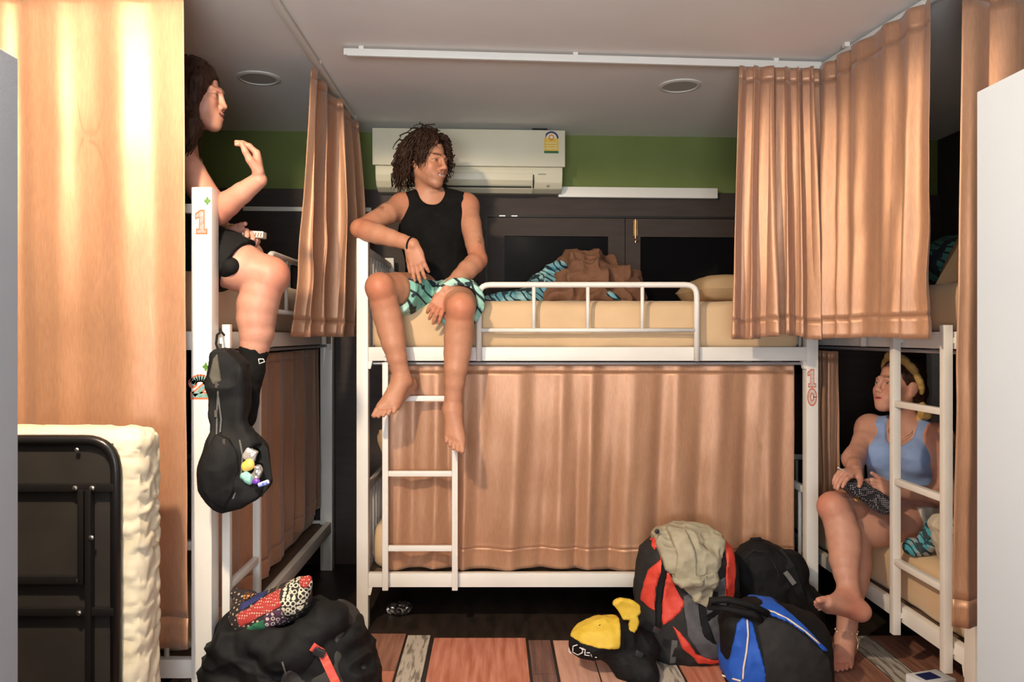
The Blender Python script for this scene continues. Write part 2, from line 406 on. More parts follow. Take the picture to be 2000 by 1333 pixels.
# ================================================================= ceiling fittings
M_lightoff = mat('unlit_diffuser', (.42,.40,.37), rough=.5)
def downlight(px, py, label, lit=None):
    d = (CEIL-CAMH)*FPX/(CY-py) if lit is None else lit[1]; x = (px-CX)/FPX*d if lit is None else lit[0]
    t = empty('ceiling_downlight', (x, d, CEIL), label, 'ceiling light', 'round recessed ceiling lights')
    MB().lathe([(.098,0),(.098,-.005),(.082,-.008),(.080,-.004),(.080,0)], (x, d, CEIL)).build('trim_ring', M_plast, t, smooth=False)
    MB().lathe([(.079,-.001),(.079,-.004)], (x, d, CEIL)).build('diffuser', M_lightoff if lit is None else mat('lit_diffuser', (1,.9,.7), emit=(1,.85,.62,6)), t)
downlight(505, 152, 'unlit round ceiling light above the woman on the left upper bunk')
downlight(1328, 167, 'unlit round ceiling light above the duvet of the middle upper bunk')
for q, lb in zip(LAMPS, ('above the left wardrobe', 'added as fill left of the camera', 'added as fill right of the camera')): downlight(0, 0, 'lit round ceiling light out of the picture '+lb, q)
def rail(name, pts, label, w=.022, h=.022, clips=()):
    t = empty(name, pts[0], label, 'curtain rail', 'white ceiling curtain rails')
    m = MB()
    for a, b in zip(pts[:-1], pts[1:]): m.bar(a, b, w, h)
    m.build('track', M_plast, t, bevel=.003)
    for q in clips:
        p = np.asarray(pts[0])*(1-q)+np.asarray(pts[-1])*q
        MB().box((p[0]-.010, p[1]-.012, p[2]+.008), (p[0]+.010, p[1]+.012, CEIL)).build('bracket', M_plast, t)
    MB().box(np.array(pts[0])-(.010, .012, .013), np.array(pts[0])+(.004, .012, .013)).build('end_cap', M_plast, t)
ZT = CEIL-.024
rail('curtain_rail', [(-.757, 1.2, ZT), (-.745, 4.3, ZT)], 'white ceiling curtain rail running along the left bunk', clips=(.3, .7, .97))
rail('curtain_rail', [(-.597, 3.19, ZT), (1.39, 3.35, ZT)], 'long white ceiling curtain rail across the front of the middle bunk', w=.02, h=.030, clips=(.03, .47, .9))
rail('curtain_rail', [(1.40, 3.36, ZT), (1.50, 2.6, ZT), (1.50, 1.3, ZT)], 'white ceiling curtain rail running along the right bunk', clips=(.1, .6))
rail('curtain_rail', [(-.93, 2.44, ZT), (-1.9, 2.44, ZT)], 'white ceiling curtain rail over the foot of the left bunk', clips=(.3, .7))
rail('curtain_rail', [(1.47, 2.5, ZT-.0), (2.5, 2.5, ZT)], 'white ceiling curtain rail over the foot of the right bunk', clips=(.3, .7))
# ================================================================= air conditioner
ax0, ax1 = -.668, .395; Y = lambda x, t: wallY(x)-t
ac = empty('air_conditioner', ((ax0+ax1)/2, wallY(0)-.1, 2.11), 'yellowed white split air conditioner high on the green wall', 'air conditioner')
def profile(name, prof, x0, x1, m, parent, bevel=0, smooth=False):
    n = len(prof); vs = [(x0, Y(x0, t), z) for t, z in prof]+[(x1, Y(x1, t), z) for t, z in prof]
    return MB().add(vs, [tuple(range(n))[::-1], tuple(range(n, 2*n))]+[(i, (i+1) % n, (i+1) % n+n, i+n) for i in range(n)]).build(name, m, parent, bevel=bevel, smooth=smooth)
profile('body', [(0,2.12),(.10,2.118),(.155,2.135),(.185,2.165),(.198,2.20),(.2,2.228),(.2,2.44),(0,2.44)], ax0+.012, ax1-.012, M_ac, ac, bevel=.006)
profile('front_panel', [(.201,2.245),(.225,2.246),(.226,2.448),(.190,2.456),(.05,2.456),(.05,2.442),(.201,2.442)], ax0, ax1, M_ac, ac, bevel=.004)
profile('outlet_gap', [(.12,2.117),(.166,2.138),(.172,2.146),(.12,2.14)], ax0+.12, ax1-.185, M_acdark, ac)
profile('louver', [(.178,2.150),(.2,2.175),(.207,2.212),(.203,2.214),(.19,2.18)], ax0+.11, ax1-.18, M_ac, ac, bevel=.002)
profile('louver', [(.135,2.112),(.176,2.131),(.178,2.134),(.135,2.118)], ax0+.11, ax1-.18, M_ac, ac)
profile('outlet_end', [(.165,2.136),(.203,2.172),(.203,2.205),(.18,2.19)], ax0+.098, ax0+.106, M_black, ac)
profile('outlet_end', [(.165,2.136),(.203,2.172),(.203,2.205),(.18,2.19)], ax1-.178, ax1-.172, M_black, ac)
M_yel = mat('yellow_label', (.80,.50,.05), (.85,.58,.10), rough=.4, scale=60); M_navy = mat('navy_print', (.02,.03,.12), rough=.4); M_grn = mat('green_print', (.03,.14,.05), rough=.4); M_cream = mat('cream_print', (.85,.75,.5), rough=.4); M_orange = mat('orange_print', (.75,.2,.05), rough=.4)
sx = .318; st = profile('energy_label', [(.2262,2.325),(.2272,2.325),(.2272,2.405),(.2262,2.405)], sx-.04, sx+.04, M_yel, ac)
profile('label_footer', [(.2272,2.320),(.2277,2.320),(.2277,2.333),(.2272,2.333)], sx-.04, sx+.04, M_grn, st)
for zz in (.345, .360, .375): profile('label_line', [(.2272,2+zz),(.2276,2+zz),(.2276,2.004+zz),(.2272,2.004+zz)], sx-.03, sx+.03, M_cream, st)
def disc(name, m, r0, r1, a0, a1, cz, t, parent):
    k = 20; vs = []
    for i in range(k+1):
        a = math.radians(a0+(a1-a0)*i/k)
        for r in (r0, r1): vs.append((sx+r*math.cos(a), Y(sx, t), cz+r*math.sin(a)))
    return MB().add(vs, [(2*i, 2*i+1, 2*i+3, 2*i+2) for i in range(k)]).build(name, m, parent)
disc('label_arc', M_navy, .030, .040, 0, 180, 2.402, .2276, st); disc('label_arc_fill', M_cream, .0, .030, 0, 180, 2.402, .2275, st)
disc('label_seal', M_orange, .010, .016, 0, 360, 2.408, .2280, st)
profile('maker_mark', [(.2045,2.205),(.2050,2.205),(.2052,2.211),(.2047,2.211)], ax1-.15, ax1-.105, mat('grey_print', (.35,.35,.3)), ac)
profile('indicator_mark', [(.171,2.143),(.180,2.150),(.181,2.153),(.171,2.147)], ax1-.10, ax1-.085, MATS['grey_print'], ac)
b = wbox(MB(), .215, .30, 2.457, 2.478, .05, .15).build('black_box', M_black, None, bevel=.003); tag(b, 'small flat black box lying on top of the air conditioner', 'box')
# ================================================================= wardrobes
M_ward = mat('pale_grey_laminate', (.40,.44,.50), (.42,.46,.52), rough=.45, scale=2, bump=.05, bscale=300)
def wardrobe(x0, x1, y0, y1, h, side, label):
    t = empty('wardrobe', ((x0+x1)/2, (y0+y1)/2, 0), label, 'wardrobe', 'pale wardrobes')
    MB().box((x0, y0, .06), (x1, y1, h)).build('body', M_ward, t, bevel=.002)
    MB().box((x0+.03, y0+.03, 0), (x1-.03, y1-.03, .06)).build('plinth', M_ward, t)
    # doors face the near end, away from the lens
    xm = (x0+x1)/2
    for a, b, hx in ((x0+.004, xm-.002, xm-.04), (xm+.002, x1-.004, xm+.04)):
        d = MB().box((a, y0-.018, .07), (b, y0-.001, h-.004)).build('door', M_ward, t)
        MB().tube([(hx, y0-.03, .9), (hx, y0-.03, 1.05)], .005).build('handle', M_chrome, d)
wardrobe(-1.40, -.816, .25, 1.35, 1.784, 1, 'grey wardrobe at the left edge with its plain side to the aisle')
wardrobe(.941, 1.52, .45, 1.535, 1.784, -1, 'bluish white wardrobe at the right edge with its plain side to the aisle')
# ================================================================= bunk beds
M_sheet = mat('beige_sheet', (.60,.41,.23), (.66,.46,.27), rough=.75, scale=5, sheen=.2, bump=.06, bscale=400)
M_sheet2 = mat('tan_cotton', (.50,.33,.18), (.56,.38,.21), rough=.8, scale=5, bump=.15, bscale=60)
M_deck = mat('plywood_deck', (.16,.10,.06), (.2,.13,.08), rough=.7)
M_wire = mat('grey_wire', (.4,.42,.46), rough=.35, metal=.6)
def rounded(p, r, n=5):
    """2-D/3-D polyline with rounded inner corners"""
    p = [np.asarray(q, float) for q in p]; out = [p[0]]
    for a, b, c in zip(p[:-2], p[1:-1], p[2:]):
        u, v = unit(a-b), unit(c-b)
        for i in range(n+1):
            t = i/n; out.append((1-t)**2*(b+u*r)+2*t*(1-t)*b+t*t*(b+v*r))
    return out+[p[-1]]
def bunk(label, o, ex, ey, L, D, pw, ph, lo, hi, rh, guard, ladder, endbars, group='white metal bunk beds', lad_w=.026):
    ex, ey = V3(*ex, 0), V3(*ey, 0); o = V3(*o, 0); ez = V3(0,0,1)
    P = lambda x, y, z: o+ex*x+ey*y+ez*z
    def bx(x0, x1, y0, y1, z0, z1, mb=None):
        mb = mb or MB(); return mb.obox(P((x0+x1)/2, (y0+y1)/2, (z0+z1)/2), ex, ey, ez, abs(x1-x0)/2, abs(y1-y0)/2, abs(z1-z0)/2)
    t = empty('bunk_bed', P(L/2, D/2, 0), label, 'bunk bed', group)
    posts = []
    for x in (0, L-pw):
        for y in (0, D-pw): posts.append(bx(x, x+pw, y, y+pw, 0, ph).build('post', M_white, t, bevel=.004))
    for z in (lo, hi):
        for y in (.004, D-.036): bx(pw, L-pw, y, y+.032, z, z+rh).build('side_rail', M_white, t, bevel=.003)
        for x in (.006, L-.038): bx(x, x+.032, pw, D-pw, z, z+rh).build('end_rail', M_white, t, bevel=.003)
        bx(.04, L-.04, .04, D-.04, z+rh*.4, z+rh*.4+.02).build('deck', M_deck, t)
        for x, s in ((pw, 1), (L-pw, -1)):      # small gusset under the rail at each front post
            MB().prism([(0,0),(s*.018,0),(s*.010,-.035),(0,-.035)], P(x, .004, z), ex, ez, ey, .028).build('gusset', M_white, posts[0 if s > 0 else 2])
    # steel rod the lower curtain hangs from
    MB().tube([P(pw, .03, hi-.012), P(L-pw, .03, hi-.012)], .007, 8).build('curtain_rod', M_wire, t)
    # guard rail on the upper bunk
    g0, g1, gz = guard; y = -.012; r = .013
    gr = MB().tube(rounded([P(g0, y, hi), P(g0, y, gz), P(g1, y, gz), P(g1, y, hi)], .05), r, 10).build('guard_rail', M_white, t, smooth=True)
    gm = hi+rh+(gz-hi-rh)*.27
    MB().tube([P(g0, y, gm), P(g1, y, gm)], .010, 8).build('lower_bar', M_white, gr, smooth=True)
    for i in range(1, 4):
        x = g0+(g1-g0)*(i/4+(.0 if i != 1 else .002)); MB().tube([P(x, y, gm), P(x, y, gz)], .0085, 8).build('spindle', M_white, gr, smooth=True)
    # head and foot ends above the upper mattress
    for x in (pw/2, L-pw/2):
        et = ph-.03 if endbars else ph-.05
        e = MB().bar(P(x, pw, et-.015), P(x, D-pw, et-.015), .025, .03).build('end_bar', M_white, t, bevel=.003)
        n = 9
        for i in range(1, n):
            yy = pw+(D-2*pw)*i/n; MB().tube([P(x, yy, hi+rh), P(x, yy, et-.03)], .009, 8).build('end_spindle', M_white, e, smooth=True)
        e = MB().bar(P(x, pw, lo+.42), P(x, D-pw, lo+.42), .025, .03).build('end_bar', M_white, t, bevel=.003)
        for i in range(1, n):
            yy = pw+(D-2*pw)*i/n; MB().tube([P(x, yy, lo+rh), P(x, yy, lo+.40)], .009, 8).build('end_spindle', M_white, e, smooth=True)
    # ladder hooked over the rails
    l0, l1, top, bot, rungs, yo = ladder
    le = empty('ladder', P(l0, yo, bot)); le.parent = t; le.location = np.array(le.location)-np.array(t.location)
    w = lad_w
    for x in (l0, l1-w): bx(x, x+w, yo, yo+w, bot, top).build('stile', M_white, le, bevel=.003)
    for z in rungs: bx(l0+w, l1-w, yo+.002, yo+w-.002, z-.012, z+.012).build('rung', M_white, le, bevel=.003)
    for x in (l0, l1-w):
        for z in (lo+rh*.5, hi+rh*.5): bx(x+.003, x+w-.003, yo+w, .004, z-.01, z+.01).build('hook', M_white, le)
    return t, P, posts
bedC, PC, postC = bunk('white metal bunk bed numbered 10 in the middle with a seated man', (-.612, 3.5), (1,0), (0,1), 2.054, .95, .052, 1.742,
    .187, 1.195, .062, (.545, 1.510, 1.533), (.119, .452, 1.19, .183, (1.030, .698, .368), -.032), True)
bedL, PL, postL = bunk('white metal bunk bed numbered 1 and 2 on the left', (-.90, 2.51), (0,1), (-1,0), 1.93, .95, .066, 1.783,
    .212, 1.262, .06, (.60, 1.60, 1.635), (.07, .425, 1.345, .20, (1.06, .77, .48), -.034), False)
bedR, PR, postR = bunk('white metal bunk bed along the right wall with a woman on its lower bunk', (1.575, 2.58), (0,1), (1,0), 1.95, .97, .06, 1.783,
    .195, 1.262, .06, (.75, 1.62, 1.62), (.115, .49, 1.345, .15, (1.045, .745, .435), -.034), False, lad_w=.03)
# ---- numbers stuck on the posts
def glyph(ch, g=0):
    if ch == '1': return [[(.18,0),(.82,0),(.82,.17),(.65,.17),(.65,1),(.42,1),(.12,.84),(.12,.66),(.36,.72),(.36,.17),(.18,.17)]]
    if ch == '2':
        cl = [(.13,.66)]+[(.48+.33*math.cos(math.radians(a)), .69+.20*math.sin(math.radians(a))) for a in range(170, -41, -21)]+[(.20,.14)]
        T = .11+g; out = []
        for i in range(len(cl)-1):
            a, b = np.array(cl[i]), np.array(cl[i+1]); d = (b-a)/np.linalg.norm(b-a); n = np.array([-d[1], d[0]])*T; e = d*.03
            out.append([tuple(a-e-n), tuple(b+e-n), tuple(b+e+n), tuple(a-e+n)])
        out.append([(.08-g,.11-T),(.94+g,.11-T),(.94+g,.11+T),(.08-g,.11+T)]); c = np.array(cl[0]); out.append([tuple(c+(T*1.35)*np.array([math.cos(q*.524), math.sin(q*.524)])) for q in range(12)])
        return out
    o = [(.5+.42*math.cos(math.radians(a)), .5+.5*math.sin(math.radians(a))) for a in range(0, 361, 18)]
    i = [(.5+.15*math.cos(math.radians(a)), .5+.24*math.sin(math.radians(a))) for a in range(360, -1, -18)]
    return [o+i]
def fill(name, polys, m, parent, P0, w, h, t, grow=0):
    bm = bmesh.new()
    for po in polys:
        c = np.mean(po, 0); vs = []
        n = len(po); q = [np.array(p) for p in po]
        for i in range(n):
            a, b, d = q[i-1], q[i], q[(i+1) % n]
            e1, e2 = b-a, d-b; e1 = e1/(np.linalg.norm(e1)+1e-6); e2 = e2/(np.linalg.norm(e2)+1e-6); nn = np.array([e1[1]+e2[1], -(e1[0]+e2[0])]); L = np.linalg.norm(nn); nn = nn/(L+1e-6)
            p = b+nn*grow; vs.append(bm.verts.new((P0[0]+p[0]*w, P0[1]-t, P0[2]+p[1]*h)))
        try: bm.faces.new(vs)
        except Exception: pass
    bm.normal_update(); bmesh.ops.triangulate(bm, faces=bm.faces[:]); me = bpy.data.meshes.new(name); bm.to_mesh(me); bm.free(); return link(name, me, m, parent)
M_peach = mat('orange_sticker', (.46,.10,.025), (.54,.15,.05), rough=.45, scale=90); M_pinkpat = mat('pink_pattern', (.46,.20,.16), (.44,.32,.34), rough=.45, scale=130); M_aqua = mat('aqua_pattern', (.13,.34,.31), (.30,.42,.38), rough=.45, scale=90); M_redst = mat('red_sticker', (.60,.12,.06), (.70,.2,.1), rough=.45, scale=90); M_lav = mat('pale_pattern', (.55,.42,.38), (.68,.6,.54), rough=.45, scale=140)
def number(ch, px, py0, py1, d, m1, m2, parent, wpx, lab):
    a = W(px-wpx/2, py1, d); b = W(px+wpx/2, py0, d); P0 = (a[0], d, a[2]); w, h = b[0]-a[0], b[2]-a[2]
    s = fill('number_sticker', glyph(ch, .06), m1, parent, P0, w, h, .0006, grow=0 if ch == '2' else .06); s['label'] = lab
    fill('sticker_fill', glyph(ch, -.02), m2, s, P0, w, h, .0011, grow=0 if ch == '2' else -.03)
number('1', 394, 412, 456, 2.51, M_peach, M_pinkpat, postL[0], 31, 'orange edged number 1')
number('2', 392, 734, 778, 2.51, M_redst, M_aqua, postL[0], 41, 'red and aqua number 2')
number('1', 1586, 723, 756, 3.5, M_redst, M_lav, postC[2], 21, 'red edged number 1')
number('0', 1586, 760, 792, 3.5, M_redst, M_lav, postC[2], 20, 'red edged number 0')
M_leaf = mat('green_sticker', (.04,.14,.015), (.12,.26,.03), rough=.5, scale=200)
for px, py in ((405, 393), (402, 717)):
    P0 = W(px, py, 2.51); po = []
    for i in range(24): a = 2*math.pi*i/24; r = .0085*(1+.28*math.cos(4*a)); po.append((r*math.cos(a), r*math.sin(a)*1.3))
    fill('clover_sticker', [po], M_leaf, postL[0], P0, 1, 1, .0007)
# ================================================================= mattresses and pillows
def mattress(label, lo, hi, seed, m=M_sheet, grp='mattresses in beige sheets', crown=.012, n=(40,20,6)):
    o = softbox('mattress', lo, hi, .05, m, None, n, .007, seed, crown); return tag(o, label, 'mattress', grp)
mattress('thick beige sheeted mattress of the middle upper bunk under the seated man', (-.555, 3.536, 1.240), (1.385, 4.40, 1.462), 1)
mattress('beige mattress of the middle lower bunk behind the drawn curtain', (-.555, 3.595, .238), (1.385, 4.40, .45), 2)
mattress('beige mattress of the left upper bunk under the woman in black shorts', (-1.80, 2.58, 1.308), (-.936, 4.37, 1.535), 3, n=(20,40,6))
mattress('beige mattress of the left lower bunk showing under its dark curtain', (-1.80, 2.58, .26), (-.988, 4.37, .46), 4, n=(20,40,6))
mattress('beige mattress of the right upper bunk behind the hanging curtain', (1.615, 2.65, 1.308), (2.48, 4.45, 1.50), 5, n=(20,40,6))
mattress('tan sheeted mattress of the right lower bunk under the woman in blue', (1.612, 2.65, .245), (2.48, 4.45, .455), 6, n=(20,40,6))
def pillow(name, label, c, R, half, m, seed, cat='pillow'):
    hx, hy, hz = half; n = 22; u = np.linspace(-1, 1, n); U, Vv = np.meshgrid(u, u, indexing='ij')
    prof = ((1-U**4)*(1-Vv**4))**.45*hz; shr = 1-.08*(1-np.abs(U))*np.abs(Vv)**3; shr2 = 1-.08*(1-np.abs(Vv))*np.abs(U)**3
    top = np.stack([U*hx*shr2, Vv*hy*shr, prof], -1).reshape(-1, 3); bot = top*(1,1,-1)
    P = np.concatenate([top, bot]); P = P @ np.asarray(R)+np.asarray(c); P += vnoise(P, 14, seed)[:,None]*.006
    I = np.arange(n*n).reshape(n, n); q = np.stack([I[:-1,:-1], I[1:,:-1], I[1:,1:], I[:-1,1:]], -1).reshape(-1, 4)
    o = mesh_np(name, P, np.concatenate([q, q[:, ::-1]+n*n]), m, None); return tag(o, label, cat)
Rz = lambda a: np.array([[math.cos(a), math.sin(a), 0], [-math.sin(a), math.cos(a), 0], [0,0,1.]])
Rx = lambda a: np.array([[1,0,0],[0,math.cos(a), math.sin(a)],[0,-math.sin(a), math.cos(a)]])
Ry = lambda a: np.array([[math.cos(a),0,-math.sin(a)],[0,1,0],[math.sin(a),0,math.cos(a)]])
pillow('pillow', 'tan pillow at the right end of the middle upper bunk', (1.20, 4.02, 1.535), Rz(math.pi/2), (.30, .21, .075), M_sheet2, 1)
pillow('pillow', 'tan pillow propped at the ladder end of the middle lower bunk', (-.43, 3.86, .70), Ry(math.radians(62)), (.20, .28, .06), M_sheet2, 2)
pillow('pillow', 'beige pillow standing at the near end of the right upper bunk', (1.93, 2.86, 1.63), Ry(math.radians(0)) @ Rx(math.radians(-50)), (.27, .19, .075), M_sheet2, 3)
# ================================================================= curtains
M_satin = mat('copper_satin', (.46,.240,.138), (.52,.278,.162), rough=.42, scale=180, stretch=(1,1,.15), sheen=.25, spec=.6, bump=.10, bscale=900, aniso=.4)
M_satin.node_tree.nodes['Principled BSDF'].inputs['Metallic'].default_value = .33
def curtain(label, pts, zt, zb, folds, amp, seed, nu=160, nv=60, wob=.3, shift=0, hem=.085, head=.05, gather=None, group='copper satin privacy curtains', edge=None, slip=.5):
    """pts: plan polyline (x,y) at the heading; folds: count; amp: (top, bottom); zt/zb may be functions of u"""
    rs = np.random.RandomState(seed)
    pts = np.asarray(pts, float); seg = np.linalg.norm(np.diff(pts, axis=0), axis=1); cum = np.concatenate([[0], np.cumsum(seg)])/seg.sum()
    u = np.linspace(0, 1, nu); v = np.linspace(0, 1, nv); U, Vv = np.meshgrid(u, v, indexing='ij')
    X = np.interp(U, cum, pts[:,0]); Y = np.interp(U, cum, pts[:,1])
    t = pts[-1]-pts[0]; t = t/np.linalg.norm(t); n = np.array([t[1], -t[0]])
    ZT = zt(U) if callable(zt) else zt; ZB = zb(U) if callable(zb) else zb
    Z = ZT+(ZB-ZT)*Vv
    ph = np.cumsum(np.interp(u, np.linspace(0, 1, folds+2), .6+.8*rs.rand(folds+2))); ph = ph/ph[-1]*folds*2*math.pi
    PH = ph[:,None]+wob*np.sin(Vv*2.3+rs.rand()*6+U*5)*Vv
    ah = np.interp(u, np.linspace(0, 1, folds*2+1), .45+.75*rs.rand(folds*2+1))[:,None]
    A = (amp[0]*(1-Vv)+amp[1]*Vv)*ah
    w = np.sin(PH+.5*np.sin(PH*.37+seed))
    off = A*w+A*.25*np.sin(2.1*PH+Vv*3+1)
    NN = np.stack([X, Y, Z], -1).reshape(-1, 3)
    off = off+(vnoise(NN, 6, seed)*.006+vnoise(NN*(1,1,.5), 15, seed+1)*.002).reshape(U.shape)*(.3+Vv)
    tan = A*slip*np.sin(2*PH)
    if shift: tan = tan+shift*Vv*(2*U-1)
    X = X+n[0]*off+t[0]*tan; Y = Y+n[1]*off+t[1]*tan
    if edge is not None: dx = edge(U, Vv); X = X+dx
    Z = Z+vnoise(NN, 8, seed+4).reshape(U.shape)*.006*Vv
    H = abs(float(np.mean(ZT-ZB))); jh = int(nv*(1-hem/H)); jt = max(2, int(nv*head/H))
    Pp = np.stack([X, Y, Z], -1)
    ln = np.array([n[0], n[1], 0])
    Pp[:, jh] += ln*.003                                        # stitched seam
    e = empty('curtain', (Pp[:,:,0].mean(), Pp[:,:,1].mean(), Pp[:,:,2].min()), label, 'curtain', group)
    for nm, a, b in (('heading', 0, jt), ('panel', jt, jh), ('hem', jh, nv-1)):
        Q = Pp[:, a:b+1].reshape(-1, 3); m = b-a+1; I = np.arange(nu*m).reshape(nu, m)
        q = np.stack([I[:-1,:-1], I[1:,:-1], I[1:,1:], I[:-1,1:]], -1).reshape(-1, 4)
        o = mesh_np(nm, Q, q, M_satin, e)
        so = o.modifiers.new('thickness', 'SOLIDIFY'); so.thickness = .004 if nm == 'hem' else .002; so.offset = 0
    return e
lin = lambda a, b: (lambda U: a+(b-a)*U)
curtain('tall smooth copper curtain hanging over the foot end of the left bunk', [(-.962, 2.44), (-1.78, 2.44)], 2.43, lin(.34, .295), 4, (.007, .014), 11, 200, 70, slip=0, edge=lambda U, V: .014*V*(1-U), hem=.10)
curtain('bunched copper curtain hanging from the ceiling rail between the left bunk and the man', [(-.765, 3.28), (-.765, 3.42), (-.75, 3.75), (-.735, 4.22)], 2.43, 1.305, 5, (.028, .062), 12, 220, 50, edge=lambda U, V: -.075*V*(1-U)+.03*np.sin(math.pi*V)*U)
curtain('dark copper curtain closing off bunk 2 on the left', [(-.955, 2.585), (-.955, 4.28)], 1.235, lambda U: .27+.10*U, 8, (.012, .02), 13, 200, 50)
curtain('wide copper satin curtain drawn across the lower bunk of bed 10', [(-.485, 3.556), (1.355, 3.556)], 1.181, lambda U: .252+.004*np.sin(U*20), 10, (.008, .022), 14, 360, 70, slip=.15, hem=.10)
curtain('tightly gathered copper curtain at the right end of the middle upper bunk', [(1.02, 3.300), (1.375, 3.318)], 2.435, lambda U: 1.302-.012*np.sin(U*9), 6, (.028, .050), 15, 260, 60, shift=.035, head=.06)
curtain('half open copper curtain hanging beside the right upper bunk', [(1.385, 3.35), (1.425, 3.0), (1.470, 2.655)], 2.448, 1.30, 5, (.016, .030), 16, 200, 60, hem=.09, head=.08, slip=.1)
curtain('dark bunched copper curtain at the far end of the right lower bunk', [(1.575, 3.62), (1.60, 3.95)], 1.235, .45, 5, (.02, .03), 17, 120, 40)
curtain('tall copper curtain at the right edge over the foot end of the right bunk', [(1.485, 2.50), (2.3, 2.50)], 2.43, .385, 6, (.014, .016), 18, 160, 70, edge=lambda U, V: -.03*V*(1-U), hem=.10)
# ================================================================= people
def lerp(a, b, t): return np.asarray(a)*(1-t)+np.asarray(b)*t
def rot(v, ax, a):
    v = np.asarray(v, float); ax = unit(ax); return v*math.cos(a)+np.cross(ax, v)*math.sin(a)+ax*(ax @ v)*(1-math.cos(a))
def hand(sd, wrist, d, back, thumb_sign, curl, spread=.10, s=1.0, thumb=(.65,.65,-.25), tips=None):
    """d: towards the fingers, back: the way the back of the hand faces; curl: (base, middle, tip) angle or one per finger"""
    wrist = np.asarray(wrist, float); d = unit(d); back = np.asarray(back, float); back = unit(back-d*(back @ d)); t = np.cross(d, back)*thumb_sign
    offs = [.027, .009, -.009, -.026]; lens = [.072, .080, .074, .058]
    sd.append(ell(wrist+d*.048*s, np.array([t, d, back]), (.038*s, .048*s, .016*s), .015))
    for i in range(4):
        kn = wrist+(d*(.086-.004*abs(i-1))+t*offs[i])*s
        sd.append(cone(wrist+d*.02*s+t*offs[i]*.55*s, kn, .015*s, .0118*s, .008))
        c = curl[i] if hasattr(curl[0], '__len__') else curl
        dd = unit(d+t*spread*(1.5-i)/1.5); p = kn; L = lens[i]*s; ax = np.cross(back, dd)
        for j, (f, r0, r1) in enumerate(((.44,.0105,.0092),(.31,.0090,.0082),(.25,.0080,.0066))):
            dd = rot(dd, ax, -c[j]) if False else unit(dd*math.cos(c[j])-np.cross(ax, dd)*math.sin(c[j])*-1*1.0) if False else rot(dd, ax, c[j])
            q = p+dd*L*f; sd.append(cone(p, q, r0*s, r1*s, .0035)); p = q
        if tips is not None: tips.append((p, -np.cross(dd, ax)))
    b = wrist+(d*.022+t*.024)*s; td = unit(t*thumb[0]+d*thumb[1]+back*thumb[2]); m = b+td*.042*s
    sd.append(cone(b, m, .0165*s, .0125*s, .012)); td2 = unit(td+d*.45); e = m+td2*.030*s; sd.append(cone(m, e, .0118*s, .0100*s, .004)); sd.append(cone(e, e+unit(td2+d*.2)*.024*s, .0098*s, .0078*s, .004))
def foot(sd, ankle, d, up, big_sign, s=1.0, sep=True):
    """d: heel to toes, up: instep side; big_sign: which side (cross(d,up)) the big toe is on"""
    ankle = np.asarray(ankle, float); d = unit(d); up = np.asarray(up, float); up = unit(up-d*(up @ d)); t = np.cross(d, up)*big_sign
    heel = ankle-d*.035*s-up*.048*s
    sd.append(ell(heel+d*.008*s, np.array([t, d, up]), (.031*s, .036*s, .032*s), .02)); sd.append(cone(ankle, heel, .037*s, .028*s, .025))
    for k, (o, r) in enumerate(((.026,.020),(.004,.019),(-.020,.017))):
        ball = heel+d*(.168-.016*k)*s+t*o*s-up*.006*s
        sd.append(cone(heel+t*o*.4*s, ball, .027*s, r*s, .022)); sd.append(cone(ankle+d*.02*s+up*.0*s+t*o*.3*s, ball, .031*s, (r-.003)*s, .022))
    for k, (o, l, r, st) in enumerate(((.031,.052,.0128,.165),(.011,.046,.0092,.168),(-.005,.040,.0086,.162),(-.0195,.034,.0082,.152),(-.033,.028,.0080,.138))):
        b = heel+d*st*s+t*o*s-up*.008*s; m = b+(d*l*.55+up*.004)*s; e = b+(d*l-up*.004)*s
        sd.append(cone(b, m, r*1.05*s, r*s, .006)); sd.append(cone(m, e, r*s, r*.92*s, .004 if sep else .02))
    for sg in (1, -1): sd.append(ell(ankle+t*sg*.030*s, None, (.013*s,)*3, .012))
def limb(sd, a, b, rs, bulge=None, k=.03):
    """rs: list of (t, r); bulge: vector added at the middle entries"""
    pts = []
    for i, (t, r) in enumerate(rs):
        p = lerp(a, b, t)
        if bulge is not None and 0 < t < 1: p = p+np.asarray(bulge)*math.sin(math.pi*min(1, t*1.6))
        pts.append(p)
    rr = [r for _, r in rs]
    for i in range(len(pts)-1): sd.append(cone(pts[i], pts[i+1], rr[i], rr[i+1], k if i == 0 else .007))
